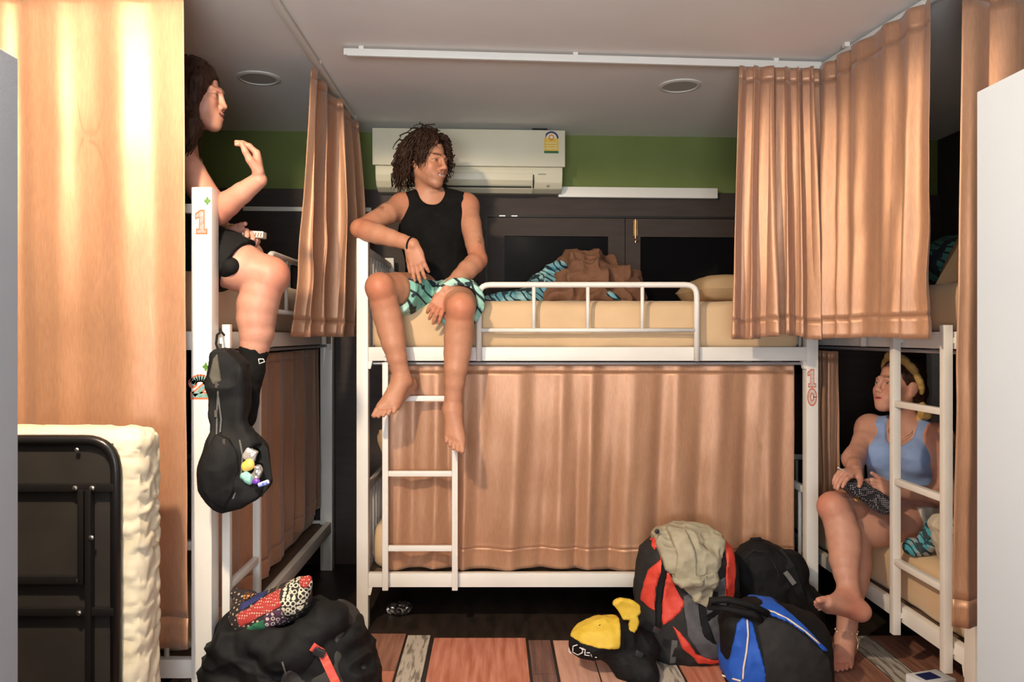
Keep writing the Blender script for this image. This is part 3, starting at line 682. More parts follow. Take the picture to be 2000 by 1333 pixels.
class Head:
    def __init__(s, c, F, U=(0,0,1), sc=1.0): s.c = np.asarray(c, float); s.R = frame(F, U); s.s = sc
    def p(s, S, F, U): return s.c+(s.R.T @ np.array([S, F, U]))*s.s
    def loc(s, v): return ((v-s.c) @ s.R.T)/s.s
    def mz(s, S, smile): return -.0690+smile*(abs(S)/.027)**1.6
    def prims(s, male=True, smile=.004, open_=.006, ear=True, squint=.0042):
        P, R, k = s.p, s.R, s.s; o = []; A = lambda *q: np.array(q)*k
        o.append(ell(P(0,-.014,.034), R, A(.074,.094,.088), .02))
        o.append(ell(P(0,.026,-.040), R, A(.056 if male else .053,.062,.076), .03))
        for g in (-1, 1):
            o.append(cone(P(g*.053,-.005,-.050), P(g*.016,.070,-.104 if male else -.100), .017*k, .017*k, .03))
            o.append(ell(P(g*.041,.058,-.030), R, A(.024,.026,.022), .035))
            o.append(cone(P(g*.012,.090,.020), P(g*.047,.070,.018), .0105*k, .009*k, .014))
            if ear: o += [ell(P(g*.076,-.010,-.014), R, A(.008,.019,.031), .008), ell(P(g*.080,-.016,-.008), R, A(.006,.014,.022), .005)]
            o.append(ell(P(g*.033,.098,-.002), R, A(.019,.014,.012), .012, True))
            o.append(ell(P(g*.033,.0755,-.002), R, A(.0155,.0145,.0135), .006))
            o.append(ell(P(g*.033,.0930,-.002), R, A(.0130,.012,squint), .0015, True))
            o.append(ell(P(g*.034,.052,-.060), R, A(.020,.022,.020), .03))
        o.append(ell(P(0,.080,-.106 if male else -.101), R, A(.019,.017,.016), .018))
        nf = 0 if male else -.007
        o.append(cone(P(0,.087,.018), P(0,.112+nf,-.030), .0085*k, (.0112 if male else .0092)*k, .010))
        o.append(ell(P(0,.112+nf,-.033), R, A(.0125,.0125,.0105)*(1 if male else .86), .006))
        for g in (-1, 1): o.append(ell(P(g*.012,.101+nf*.6,-.038), R, A(.0085,.011,.0080), .005))
        o.append(ell(P(0,.080,-.070), R, A(.032,.022,.024), .02))
        xs = np.linspace(-.026, .026, 7); F = lambda x: .1005-.017*(abs(x)/.026)**2
        for x0, x1 in zip(xs[:-1], xs[1:]):
            g0, g1 = [open_*.5*(1-(abs(x)/.03)**2) for x in (x0, x1)]; z0, z1 = s.mz(x0, smile), s.mz(x1, smile)
            o.append(cone(P(x0, F(x0), z0+g0+.0045), P(x1, F(x1), z1+g1+.0045), .0048*k, .0048*k, .004))
            o.append(cone(P(x0, F(x0)-.002, z0-g0-.005), P(x1, F(x1)-.002, z1-g1-.005), .0054*k, .0054*k, .004))
        for x0, x1 in zip(xs[1:-2], xs[2:-1]):
            g0, g1 = [max(.0012, open_*.5*(1-(abs(x)/.03)**2)) for x in (x0, x1)]
            o.append(cone(P(x0, F(x0)+.003, s.mz(x0, smile)), P(x1, F(x1)+.003, s.mz(x1, smile)), (g0+.0012)*k, (g1+.0012)*k, .002, True))
            o.append(cone(P(x0, F(x0)-.003, s.mz(x0, smile)), P(x1, F(x1)-.003, s.mz(x1, smile)), (g0+.0008)*k, (g1+.0008)*k, .002, True))
        return o
    def paint(s, v, col, brow, lip, stubble=None, brow_th=.0045, smile=.004, open_=.006, brow_a=.85):
        L = s.loc(v); S, F, U = np.abs(L[:,0]), L[:,1], L[:,2]; c = col
        def mix(m, q, a=1.0):
            m = np.clip(m, 0, 1)[:,None]*a; return c*(1-m)+np.asarray(q)*m
        near = (np.linalg.norm(L, axis=1) < .16)
        if stubble is not None:
            m = near*np.clip((-.038-U)/.04, 0, 1)*np.clip((F-.0)/.06, 0, 1); m = np.maximum(m, near*(F > .08)*np.clip(1.2-np.abs(U+.054)/.009, 0, 1)*np.clip((.036-S)/.01, 0, 1))
            c = mix(m*(.6+.4*vnoise(v, 160, 2)), stubble, .5)
        c = mix(near*(F > .04)*np.clip(1-np.hypot(S-.042, U+.032)/.03, 0, 1), col.mean(0)*(1.0,.72,.66), .4)
        c = mix(near*(F > .05)*np.clip(1.6-np.abs(U-(.0215+.0035*np.sin((S-.012)*70)))/brow_th, 0, 1)*np.clip((S-.010)/.006, 0, 1)*np.clip((.054-S)/.012, 0, 1), brow, brow_a)
        dz = U-(-.0690+smile*(S/.027)**1.6); g = open_*.5*np.maximum(1-(S/.03)**2, 0)
        m = near*(F > .074)*np.clip((.0285-S)/.004, 0, 1)*np.clip((g+.0085-np.abs(dz))/.0025, 0, 1); c = mix(m, lip, .8)
        fr = .1005-.017*(S/.026)**2
        m = near*(F > .06)*(S < .0225)*(np.abs(dz) < g+.0015)*(F < fr-.0005); c = mix(m.astype(float), (.62,.57,.50) if open_ > .004 else (.28,.07,.06), 1)
        q = np.hypot((S-.033)/.0150, (U+.002)/.0062); m = near*(F > .06)*np.clip(1.3-np.abs(q-1)/.30, 0, 1)*np.where(U > -.001, 1, .45); c = mix(m, np.asarray(brow)*.7, .62)
        return c
    def eyes(s, parent, look=(0,0), iris=(.05,.025,.012)):
        m = MATS.get('eye') or mat('eye', (1,1,1), vcol=True, rough=.12)
        for g in (-1, 1):
            c = s.p(g*.033, .0755, -.002); r = .0122*s.s; n = 18; vs = []; F = unit(s.R[1]+s.R[0]*look[0]+s.R[2]*look[1])
            A = unit(np.cross(F, (0,0,1))); B = np.cross(A, F); cs = []
            for i in range(n+1):
                th = math.pi*i/n
                for j in range(n):
                    ph = 2*math.pi*j/n; vs.append(c+r*(F*math.cos(th)+math.sin(th)*(A*math.cos(ph)+B*math.sin(ph)))); a = math.degrees(th)
                    cs.append((.004,)*3 if a < 13 else iris if a < 31 else (.52,.47,.43))
            q = [(i*n+j, i*n+(j+1) % n, (i+1)*n+(j+1) % n, (i+1)*n+j) for i in range(n) for j in range(n)]
            mesh_np('eye', vs, q, m, parent, True, np.array(cs))
def locks(name, head, n, seed, m, parent, length, curl, cf, rad, region, lift=.02, tang=None, out=.8, down=.35, sweep=(0,0,0), seg=9, grav=(0,0,-1), cap=(.078,.098,.092), end=.25):
    """hair as tapered curling locks grown from the scalp; region(S,F,U) says where hair grows"""
    rs = np.random.RandomState(seed); mb = MB(); g = 0; grav = np.asarray(grav, float); sw = np.asarray(sweep, float); cap = np.asarray(cap)
    while g < n:
        d = rs.randn(3); d /= np.linalg.norm(d)
        if not region(*d): continue
        g += 1; ctr = np.array([0,-.014,.034]); p = ctr+d*cap; v = unit(d/cap); pts = []; rr = []
        L = length*(.65+.6*rs.rand()); st = L/seg; ph = rs.rand()*6.28; vel = unit(v*out+rs.randn(3)*.2+(np.asarray(tang(*d)) if tang else 0)); gl = head.R @ grav
        e1 = unit(np.cross(vel, (0.3,.5,.8))); e2 = np.cross(vel, e1)
        for i in range(seg+1):
            t = i/seg; a = curl*min(1, t*2.2); q = p+a*(e1*math.cos(ph+cf*t*6.28)+e2*math.sin(ph+cf*t*6.28))
            pts.append(head.p(*q)); rr.append(rad*head.s*(1-.0*t)*(1 if t < .6 else 1-(1-end)*(t-.6)/.4))
            vel = unit(vel*(1-down)+gl*down+rs.randn(3)*.05); p = p+vel*st
            r = (p-ctr)/(cap+lift*(.4+.6*((g*37) % 17)/17)); lr = np.linalg.norm(r)
            if lr < 1: p = ctr+(p-ctr)/lr
        mb.tube(pts, rr, 5)
    return mb.build(name, m, parent, smooth=True)
def skinmat(name): return mat(name, (.94,.93,.92), (1,1,1), rough=.48, scale=60, vcol=True, sss=.08, spec=.4, bump=.06, bscale=350)
M_hairm = mat('brown_curly_hair', (.022,.0105,.0065), (.042,.020,.012), rough=.55, scale=60, spec=.22)
M_hairl = mat('dark_brown_hair', (.026,.011,.007), (.050,.021,.012), rough=.55, scale=60, spec=.22)
M_tank = mat('black_jersey', (.0045,.0043,.0043), (.007,.0065,.0065), rough=.9, spec=.2, scale=30, bump=.1, bscale=400)
M_blackcl = mat('black_cotton', (.005,.005,.0053), (.008,.0075,.0075), rough=.85, spec=.25, scale=30, bump=.12, bscale=300)
M_grey = mat('grey_tattoo', (.05,.05,.05))
def leafprint(name, base, base2, dark, s1, s2, width=.10, cut=.56):
    m = mat(name, base, base2, rough=.7, scale=s1*.5, lo=.42, hi=.58); nt = m.node_tree; N, L = nt.nodes, nt.links; b = N['Principled BSDF']
    src = b.inputs['Base Color'].links[0].from_socket
    tc = N.new('ShaderNodeTexCoord'); mp = N.new('ShaderNodeMapping'); mp.inputs['Rotation'].default_value = (.5,.7,.4); L.new(tc.outputs['Object'], mp.inputs[0])
    ns = N.new('ShaderNodeTexNoise'); ns.inputs['Scale'].default_value = s1; L.new(mp.outputs[0], ns.inputs[0])
    wv = N.new('ShaderNodeTexWave'); wv.inputs['Scale'].default_value = s2; wv.inputs['Distortion'].default_value = 9; wv.inputs['Detail'].default_value = 1.5; wv.inputs['Detail Scale'].default_value = .8; L.new(mp.outputs[0], wv.inputs[0])
    def th(sock, a, b2):
        r = N.new('ShaderNodeValToRGB'); r.color_ramp.elements[0].position = a; r.color_ramp.elements[1].position = b2; L.new(sock, r.inputs[0]); return r.outputs[0]
    a = th(ns.outputs[0], cut, cut+.03); w = th(wv.outputs[0], 1-width*3, 1-width*3+.05)
    mm = N.new('ShaderNodeMath'); mm.operation = 'MAXIMUM'; mm.use_clamp = True; L.new(w, mm.inputs[0]); 
    m2 = N.new('ShaderNodeMath'); m2.operation = 'MULTIPLY'; m2.inputs[1].default_value = 1.0; L.new(a, m2.inputs[0]); L.new(m2.outputs[0], mm.inputs[1])
    mx = N.new('ShaderNodeMix'); mx.data_type = 'RGBA'; L.new(mm.outputs[0], mx.inputs[0]); L.new(src, mx.inputs[6]); mx.inputs[7].default_value = (*dark, 1); L.new(mx.outputs[2], b.inputs['Base Color'])
    return m
M_shorts = leafprint('palm_print', (.20,.46,.38), (.42,.66,.56), (.010,.022,.03), 16, 6, .045, .60)
def skinfn(base, head, brow, lip, stubble=None, extra=None, **kw):
    base = np.asarray(base, float)
    def f(v, n):
        m = vnoise(v, 14, 3)[:,None]*.06+vnoise(v, 45, 5)[:,None]*.04
        c = base*(1+m*np.array([.6,1,1]))
        if extra is not None: c = extra(v, c)
        return head.paint(v, c, brow, lip, stubble, **kw)
    return f
def reddish(v, c, pts, r, q=(1.02,.74,.68)):
    for p in pts:
        m = np.clip(1-np.linalg.norm(v-p, axis=1)/r, 0, 1)[:,None]; c = c*(1-m)+c*np.asarray(q)*m
    return c
# ----------------------------------------------------------------- the man on the middle upper bunk
def build_man():
    t = empty('person', (-.27, 3.72, 1.45), 'man with curly hair, black tank top and palm print shorts sitting on the upper bunk', 'person')
    F = unit((.08,-1,0)); R = frame(F); pel = W(856, 566, 3.80); nb = W(843, 386, 3.80)
    sR, sL = W(784, 404, 3.75), W(912, 404, 3.80); hR, hL = W(834, 574, 3.76), W(889, 576, 3.76)
    eR, wR = W(703, 447, 3.52), W(806, 478, 3.40); eL, wL = W(934, 508, 3.62), W(872, 566, 3.44)
    kR, aR = W(742, 562, 3.36), W(786, 744, 3.40); kL, aL = W(900, 600, 3.34), W(884, 798, 3.38)
    chest = lerp(pel, nb, .62)+F*-.0; ab = lerp(pel, nb, .28)
    torso = [ell(pel, R, (.160,.115,.105), .03), ell(ab, R, (.138,.100,.135), .05), ell(chest, R, (.162,.112,.150), .05),
             cone(lerp(nb, sR, .12), lerp(nb, sR, .85), .048, .050, .05), cone(lerp(nb, sL, .12), lerp(nb, sL, .85), .048, .050, .05),
             ell(chest+R[0]*.07+F*.065+R[2]*.04, R, (.075,.045,.06), .04), ell(chest-R[0]*.07+F*.065+R[2]*.04, R, (.075,.045,.06), .04)]
    H = Head(W(836, 316, 3.75), (.76,-.64,-.10), (.06,0,1))
    sd = list(torso)
    sd += [cone(lerp(nb, H.c, -.1), H.p(0,-.022,-.055), .060, .054, .04)]
    for s, e, w, g in ((sR, eR, wR, -1), (sL, eL, wL, 1)):
        sd.append(ell(s, None, (.056,.056,.060), .04))
        limb(sd, s, e, [(0,.053),(.35,.050),(.7,.044),(1,.040)], R[1]*.008); limb(sd, e, w, [(0,.043),(.15,.046),(.35,.045),(.6,.038),(.8,.032),(1,.029)], None, .012)
    for h, k, a in ((hR, kR, aR), (hL, kL, aL)):
        limb(sd, h, k, [(0,.094),(.3,.092),(.7,.076),(1,.060)]); sd.append(ell(k+V3(0,-.012,.004), None, (.050,.046,.052), .03))
        limb(sd, k, a, [(0,.056),(.15,.060),(.30,.062),(.45,.058),(.60,.051),(.75,.043),(.88,.038),(1,.037)], V3(0,.022,0), .015)
    hand(sd, wR, V3(.045,-.01,-.17), V3(-.2,-.95,.1), 1, [(.10,.15,.15),(.05,.12,.12),(.12,.18,.18),(.30,.25,.2)], .12, thumb=(.35,.8,-.45))
    hand(sd, wL, V3(-.085,-.055,-.17), V3(.12,-.9,.35), -1, [(.25,.25,.2),(.3,.3,.2),(.35,.3,.25),(.40,.35,.25)], .14, thumb=(.3,.85,-.45))
    foot(sd, aR, V3(-.105,-.17,-.125), V3(-.1,-.7,.75), 1, 1.02); foot(sd, aL, V3(.018,-.165,-.175), V3(0,-.75,.65), -1, 1.0)
    sd += H.prims(True, .009, .0085, True, .0036)
    base = (.50,.235,.142)
    def extra(v, c):
        c = reddish(v, c, [kR+V3(0,-.05,0), kL+V3(0,-.05,0), eR, eL, sR, sL], .10); c = reddish(v, c, [W(760,805,3.2), W(884,885,3.2), wL+V3(-.03,-.02,-.1)], .10, (1.03,.78,.72))
        q = W(748, 397, 3.60); m = np.clip(1.3-np.linalg.norm((v-q)/(.055,.09,.035), axis=1), 0, 1)*(vnoise(v, 60, 2) > .18); c = c*(1-.45*m[:,None])
        q = W(938, 470, 3.62); m = np.clip(1.2-np.linalg.norm((v-q)/(.014,.08,.03), axis=1), 0, 1)*(vnoise(v, 90, 4) > -.1); return c*(1-.45*m[:,None])
    f = Field(sd, .0028)
    body = f.mesh('body', skinmat('man_skin'), t, skinfn(base, H, (.03,.016,.010), (.46,.15,.11), (.14,.075,.05), extra, smile=.009, open_=.0085))
    H.eyes(t, (.15, -.1))
    reg = lambda S, F_, U: ((U > .45 and (F_ < .30 or U > .80)) or (F_ < .12 and U > -.5) or (abs(S) > .60 and F_ < .66 and U > .02)) and not (F_ > .12 and U < .03)
    cap = Field([ell(H.p(0,-.026,.040), H.R, (.083,.094,.092), .01), ell(H.p(0,-.060,-.03), H.R, (.072,.055,.075), .03), ell(H.p(0,.118,-.040), H.R, (.100,.094,.112), .02, True)], .004)
    cp = cap.mesh('hair', M_hairm, t, disp=wrinkle(.007, 40, 2))
    tg = lambda S, F_, U: (.55*(1 if S > 0 else -1)*(1 if abs(S) > .1 else .4), -.55 if F_ > -.2 else .1, .1) if abs(S) < .6 or F_ < .2 else (.3*(1 if S > 0 else -1), -.25, -.5)
    locks('curls', H, 950, 4, M_hairm, cp, .090, .0115, 1.8, .0033, reg, .028, tang=tg, out=.45, down=.22, seg=11)
    locks('curls', H, 520, 9, M_hairm, cp, .155, .0135, 2.3, .0032, lambda S, F_, U: F_ < .1 and U > -.35 and U < .6, .034, tang=tg, out=.5, down=.27, seg=16)
    locks('fringe', H, 130, 12, M_hairm, cp, .085, .011, 1.7, .0028, lambda S, F_, U: U > .72 and F_ > .25 and abs(S) > .10, .036, tang=lambda S, F_, U: (1.1*(1 if S > 0 else -1), .10, -.15), out=.3, down=.25, seg=10)
    # tank top: the torso let out a little and cut at neck, armholes and hem
    up = R[2]; tp = Field(torso, .0045, .012)
    tp.ops([ell(nb+F*.075+up*.035, R, (.070,.085,.085), .012, True), ell(nb+up*.06, R, (.062,.070,.085), .012, True)])
    for s, g in ((sR, -1), (sL, 1)):
        tp.ops([cone(s+R[0]*g*.062+up*.10, s+R[0]*g*.058-up*.05, .075, .070, .01, True), cone(s+R[0]*g*.058-up*.05, s+R[0]*g*(.085)-up*(.24 if g < 0 else .17), .070, .038, .02, True)])
    hz = pel[2]-.012; tp.fn(lambda X, Y, Z: (hz-Z)+.18*np.abs(X-pel[0])*0)
    tp.mesh('tank_top', M_tank, t, disp=lambda v: .0035*(1-2*np.abs(vnoise(v*(1,1,.6), 13, 4)))+.002*vnoise(v, 30, 2))
    # shorts
    sp = [ell(pel-up*.02, R, (.160,.118,.100), .03)]
    ends = []
    for h, k, q in ((hR, kR, .74), (hL, kL, .76)):
        e = lerp(h, k, q); sp.append(cone(h, lerp(h, k, q+.15), .106, .104, .04)); ends.append((h, e, unit(k-h), k))
    sf = Field(sp, .0042, .006)
    for h, e, d, k in ends:
        def clip(X, Y, Z, e=e, d=d, h=h):
            s = (X-e[0])*d[0]+(Y-e[1])*d[1]+(Z-e[2])*d[2]
            x, y, z = X-h[0], Y-h[1], Z-h[2]; al = x*d[0]+y*d[1]+z*d[2]; rad = np.sqrt(np.maximum(x*x+y*y+z*z-al*al, 0))
            return np.where((rad < .135) & (al > .1), s, -1.)
        sf.fn(clip)
        sf.ops([cone(lerp(h, k, .35), lerp(h, k, 1.0), .089, .080, .004, True)])
    sf.fn(lambda X, Y, Z: Z-(pel[2]+.03))
    so = sf.mesh('shorts', M_shorts, t, disp=wrinkle(.004, 18, 6))
    MB().tube([W(842, 544, 3.66), W(838, 556, 3.63), W(836, 575, 3.61), W(837, 598, 3.60)], .0025, 6).build('drawstring', mat('pale_cord', (.75,.8,.76)), so, smooth=True)
    # wristband
    ax = unit(wR-eR); a = unit(np.cross(ax, (0,0,1))); b = np.cross(ax, a); c = lerp(eR, wR, .97)
    MB().tube([c+(.0315)*(a*math.cos(q)+b*math.sin(q)) for q in np.linspace(0, 2*math.pi, 21)[:-1]], .0042, 6, closed=True).build('wristband', M_blackcl, t, smooth=True)
build_man()
# ----------------------------------------------------------------- the woman on the left upper bunk
def build_left():
    t = empty('person', (-1.10, 2.80, 1.53), 'woman with long dark hair and black shorts gesturing on the left upper bunk', 'person')
    F = unit((.97,.20,0)); R = frame(F); pel = V3(-1.16, 2.80, 1.635); nb = V3(-1.125, 2.80, 1.985)
    sR, sL = V3(-1.090, 2.662, 1.945), V3(-1.150, 2.945, 1.935)          # near, far
    eR, wR = W(424, 414, 2.62), W(506, 352, 2.56); eL, wL = W(405, 440, 2.95), W(455, 457, 2.79)
    hR, hL = V3(-1.13, 2.70, 1.638), V3(-1.13, 2.90, 1.615); kR, aR = W(524, 542, 2.67), W(489, 722, 2.67)
    kL, aL = V3(-.98, 3.12, 1.62), V3(-.99, 2.80, 1.575)
    chest = lerp(pel, nb, .62); ab = lerp(pel, nb, .28)
    torso = [ell(pel, R, (.165,.120,.105), .03), ell(ab, R, (.130,.105,.13), .05), ell(chest, R, (.145,.108,.145), .05),
             cone(nb, lerp(nb, sR, .85), .042, .045, .05), cone(nb, lerp(nb, sL, .85), .042, .045, .05)]
    for g in (-1, 1): torso.append(ell(chest+R[0]*.07*g+F*.050-R[2]*.02, R, (.062,.055,.065), .03))
    H = Head(W(380, 187, 2.78), (.965,.07,-.05), (.02,0,1), .99)
    sd = list(torso)+[cone(nb-F*.005, H.p(0,-.022,-.055), .052, .048, .04)]
    for s, e, w in ((sR, eR, wR), (sL, eL, wL)):
        sd.append(ell(s, None, (.052,.052,.056), .04)); limb(sd, s, e, [(0,.052),(.4,.052),(.8,.045),(1,.039)]); limb(sd, e, w, [(0,.039),(.25,.041),(.6,.034),(1,.026)])
    limb(sd, hR, kR, [(0,.105),(.35,.100),(.75,.082),(1,.064)]); sd.append(ell(kR+V3(.010,0,.010), None, (.058,.056,.056), .03))
    limb(sd, kR, aR, [(0,.061),(.15,.066),(.30,.068),(.45,.064),(.60,.057),(.75,.048),(.88,.042),(1,.039)], V3(-.018,0,0), .012)
    limb(sd, hL, kL, [(0,.105),(.4,.095),(1,.062)]); limb(sd, kL, aL, [(0,.058),(.3,.060),(.7,.045),(1,.036)])
    foot(sd, aR, V3(.010,-.09,-.155), V3(.5,-.75,.3), -1, .93, False)
    # raised right hand, loosely curled towards the face
    hand(sd, wR, W(502, 300, 2.58)-wR, V3(1,.25,.1), -1, [(.75,.5,.35),(.62,.45,.3),(.50,.40,.3),(.38,.35,.3)], .30, 1.0, thumb=(.55,.6,-.5))
    hand(sd, wL, W(487, 456, 2.74)-wL, V3(.0,.35,.9), 1, (.15,.85,.6), .08, .98, thumb=(.25,.9,.2))
    sd += H.prims(False, .010, .008, False, .0030)
    base = (.50,.242,.172)
    f = Field(sd, .0030)
    f.mesh('body', skinmat('left_woman_skin'), t, skinfn(base, H, (.035,.018,.012), (.55,.20,.17), None, lambda v, c: reddish(v, c, [kR+V3(.04,0,.02), eR, chest+F*.1, sR, W(475,300,2.6)], .12), smile=.010, open_=.008, brow_th=.0034, brow_a=.6))
    H.eyes(t, (0, 0))
    hr = Field([ell(H.p(0,-.024,.042), H.R, (.090,.100,.094), .02), ell(H.p(0,-.060,-.05), H.R, (.082,.060,.09), .04), cone(H.p(.02,-.065,-.08), H.p(.03,-.05,-.20), .055, .045, .04), ell(H.p(0,.126,-.027), H.R, (.12,.080,.100), .02, True), *path([H.p(-.060,.030,.075), H.p(-.070,.034,.035), H.p(-.076,.008,-.02), H.p(-.082,.004,-.08), H.p(-.145,.040,-.15), H.p(-.172,.040,-.23)], [.024,.026,.028,.028,.031,.010], .03)], .0045)
    ho = hr.mesh('hair', M_hairl, t, disp=lambda v: .006*(1-2*np.abs(vnoise(v*(1,1,.18), 75, 3)))+.004*vnoise(v*(1,1,.5), 25, 6))
    reg = lambda S, F_, U: (F_ < .30 and U > -.1) or (U > .6 and F_ < .5)
    tg = lambda S, F_, U: (.25*(1 if S > 0 else -1), -1.0, -.1)
    locks('strands', H, 320, 5, M_hairl, ho, .30, .005, .8, .0050, reg, .008, tang=tg, out=.12, down=.24, seg=13)
    rs = np.random.RandomState(8); mb = MB()
    for q in range(46):
        a, r = rs.rand()*6.28, .020+.010*rs.rand(); o = V3(math.cos(a)*r, math.sin(a)*r, 0); e = .4+.8*rs.rand()
        P5 = [(-.060,.026,.080), (-.070,.030,.035), (-.076,.006,-.02), (-.082,.002,-.08), (-.128,.030,-.135), (-.150-.02*e,.036,-.18-.03*e), (-.165,.030-.02*e,-.21-.05*e)]
        mb.tube([H.p(*(np.array(p)+o+rs.randn(3)*.002)) for p in P5], [.003,.0036,.0038,.0038,.0036,.003,.001], 5)
    mb.build('side_strands', M_hairl, ho, smooth=True)
    tp = Field(torso, .006, .008); c0 = chest[2]+.075; tp.fn(lambda X, Y, Z: np.maximum(Z-c0, (pel[2]+.06)-Z)); tp.mesh('strapless_top', M_blackcl, t)
    sp = [ell(pel, R, (.166,.122,.105), .03), cone(hR, lerp(hR, kR, .92), .108, .088, .04), cone(hL, lerp(hL, kL, .5), .108, .100, .04)]
    sf = Field(sp, .0045, .009); e = lerp(hR, kR, .70); d = unit(kR-hR+V3(0,0,-.10))
    sf.fn(lambda X, Y, Z: np.where(Y < 2.82, (X-e[0])*d[0]+(Y-e[1])*d[1]+(Z-e[2])*d[2], -1.)); sf.fn(lambda X, Y, Z: Z-(pel[2]+.10))
    sf.mesh('shorts', M_blackcl, t, disp=wrinkle(.003, 20, 2))
    # socks
    sk = []; foot(sk, aR, V3(.010,-.09,-.155), V3(.5,-.75,.3), -1, .93, False); sk.append(cone(lerp(kR, aR, .80), aR, .042, .036, .02))
    so = Field(sk, .004, .006).mesh('sock', M_blackcl, t, disp=wrinkle(.002, 30, 2))
    # pale mark knitted into the sock
    q = W(511, 706, 2.60); MB().tube([q+V3(-.010,0,.007), q+V3(.006,0,.007), q+V3(.010,0,-.002), q+V3(-.008,0,-.008), q+V3(-.010,0,.007)], .0018, 5).build('sock_mark', mat('pale_thread', (.7,.7,.68)), so)
    sk = []; tip = W(452, 520, 2.60); sk += [cone(aL+V3(.0,-.02,0), tip+V3(-.02,.03,0), .040, .034, .02), cone(tip+V3(-.02,.03,0), tip, .034, .024, .02)]
    Field(sk, .0045, .004).mesh('sock', M_blackcl, t)
    ax = unit(wL-eL); a = unit(np.cross(ax, (0,0,1))); b = np.cross(ax, a); c = lerp(eL, wL, .93)
    MB().tube([c+.031*(a*math.cos(q)+b*math.sin(q)) for q in np.linspace(0, 2*math.pi, 21)[:-1]], .003, 6, closed=True).build('bracelet', M_brass, t, smooth=True)
build_left()
# ----------------------------------------------------------------- the woman on the right lower bunk
def build_right():
    t = empty('person', (1.70, 3.40, .45), 'woman in pale blue tank top with legs crossed on the right lower bunk', 'person')
    F = unit((-.70,-.71,0)); R = frame(F); pel = V3(1.775, 3.43, .560); nb = V3(1.77, 3.39, .915)
    sR, sL = V3(1.668, 3.50, .895), V3(1.850, 3.275, .880)
    eR, wR = W(1667, 898, 3.36), W(1672, 921, 3.17); eL, wL = W(1846, 968, 3.24), W(1744, 962, 3.19)
    hR, hL = V3(1.715, 3.495, .548), V3(1.825, 3.365, .545); kR, aR = W(1630, 992, 3.20), W(1660, 1168, 3.05)
    kL, aL = V3(1.475, 3.235, .495), V3(1.420, 3.175, .086)
    chest = lerp(pel, nb, .64); ab = lerp(pel, nb, .30)
    torso = [ell(pel, R, (.165,.120,.110), .03), ell(ab, R, (.125,.100,.12), .05), ell(chest, R, (.140,.100,.135), .05),
             cone(nb, lerp(nb, sR, .85), .040, .042, .05), cone(nb, lerp(nb, sL, .85), .040, .042, .05)]
    for g in (-1, 1): torso.append(ell(chest+R[0]*.066*g+F*.078+R[2]*.008, R, (.064,.060,.064), .035))
    H = Head(W(1755, 754, 3.36), (-.945,-.25,.17), (.05,.05,1), .98)
    sd = list(torso)+[cone(nb-F*.005, H.p(0,-.022,-.055), .051, .047, .04)]
    for s, e, w in ((sR, eR, wR), (sL, eL, wL)):
        sd.append(ell(s, None, (.050,.050,.054), .04)); limb(sd, s, e, [(0,.048),(.4,.044),(.8,.039),(1,.036)], None, .05); limb(sd, e, w, [(0,.036),(.25,.036),(.6,.031),(1,.025)], None, .05)
    limb(sd, hR, kR, [(0,.098),(.35,.094),(.75,.076),(1,.060)]); sd.append(ell(kR+V3(-.012,-.004,.004), None, (.052,.054,.052), .03))
    limb(sd, kR, aR, [(0,.058),(.15,.063),(.30,.066),(.45,.062),(.60,.055),(.75,.046),(.88,.040),(1,.037)], V3(.022,.01,-.005), .015)
    limb(sd, hL, kL, [(0,.102),(.35,.098),(.75,.080),(1,.061)]); limb(sd, kL, aL, [(0,.058),(.15,.062),(.30,.064),(.45,.060),(.60,.053),(.75,.044),(.88,.039),(1,.036)], V3(.02,.01,0), .015)
    foot(sd, aR, V3(-.21,-.05,.062), V3(.0,.62,.75), -1, 1.0)
    foot(sd, aL, V3(-.085,-.14,-.012), V3(0,0,1), 1, .95)
    hand(sd, wR, W(1640, 930, 3.11)-wR, V3(-.1,-.2,.95), -1, [(.25,.3,.3),(.4,.4,.3),(.5,.5,.3),(.6,.5,.3)], .10, .95, thumb=(.6,.6,-.3))
    hand(sd, wL, W(1698, 942, 3.125)-wL, V3(-.35,-.75,.55), 1, [(.45,.6,.4),(.5,.65,.4),(.55,.7,.4),(.6,.7,.4)], .08, .95, thumb=(.4,.8,-.1))
    sd += H.prims(False, .002, .004, True, .0050)
    base = (.545,.275,.195)
    f = Field(sd, .0030)
    f.mesh('body', skinmat('right_woman_skin'), t, skinfn(base, H, (.06,.03,.018), (.55,.16,.15), None, lambda v, c: reddish(v, c, [kR+V3(-.04,0,.02), W(1576,1150,2.95), W(1660,1195,3.0), aL+V3(-.08,-.12,-.06), sL], .10), smile=.002, open_=.004, brow_th=.0034, brow_a=.65))
    H.eyes(t, (-.1, .25), (.10,.08,.05))
    hr = Field([ell(H.p(0,-.022,.040), H.R, (.081,.094,.090), .02), ell(H.p(0,-.075,-.030), H.R, (.062,.045,.07), .03), ell(H.p(0,-.105,-.015), H.R, (.045,.04,.045), .02),
                ell(H.p(0,.094,-.030), H.R, (.086,.072,.098), .02, True)], .0042)
    for g in (-1, 1): hr.ops([ell(H.p(g*.085, -.005, -.02), H.R, (.022,.03,.04), .01, True)])
    ho = hr.mesh('hair', M_hairl, t, disp=lambda v: .003*vnoise(v*(1,1,.3), 70, 3))
    # twisted yellow headband with a tail at the nape
    M_band = mat('yellow_cotton', (.44,.27,.075), (.55,.36,.12), rough=.8, scale=25, bump=.3, bscale=60)
    bd = []
    for i in range(24):
        a0, a1 = [math.radians(-75+330*k/24*1.0) for k in (i, i+1)]
        pt = lambda a: H.p(.087*math.cos(a), -.020+.062*math.sin(a), .034+.088*math.sin(a))
        if math.sin(a0) > -.72: bd.append(cone(pt(a0), pt(a1), .015 if math.sin(a0) > .3 else .012, None, .008))
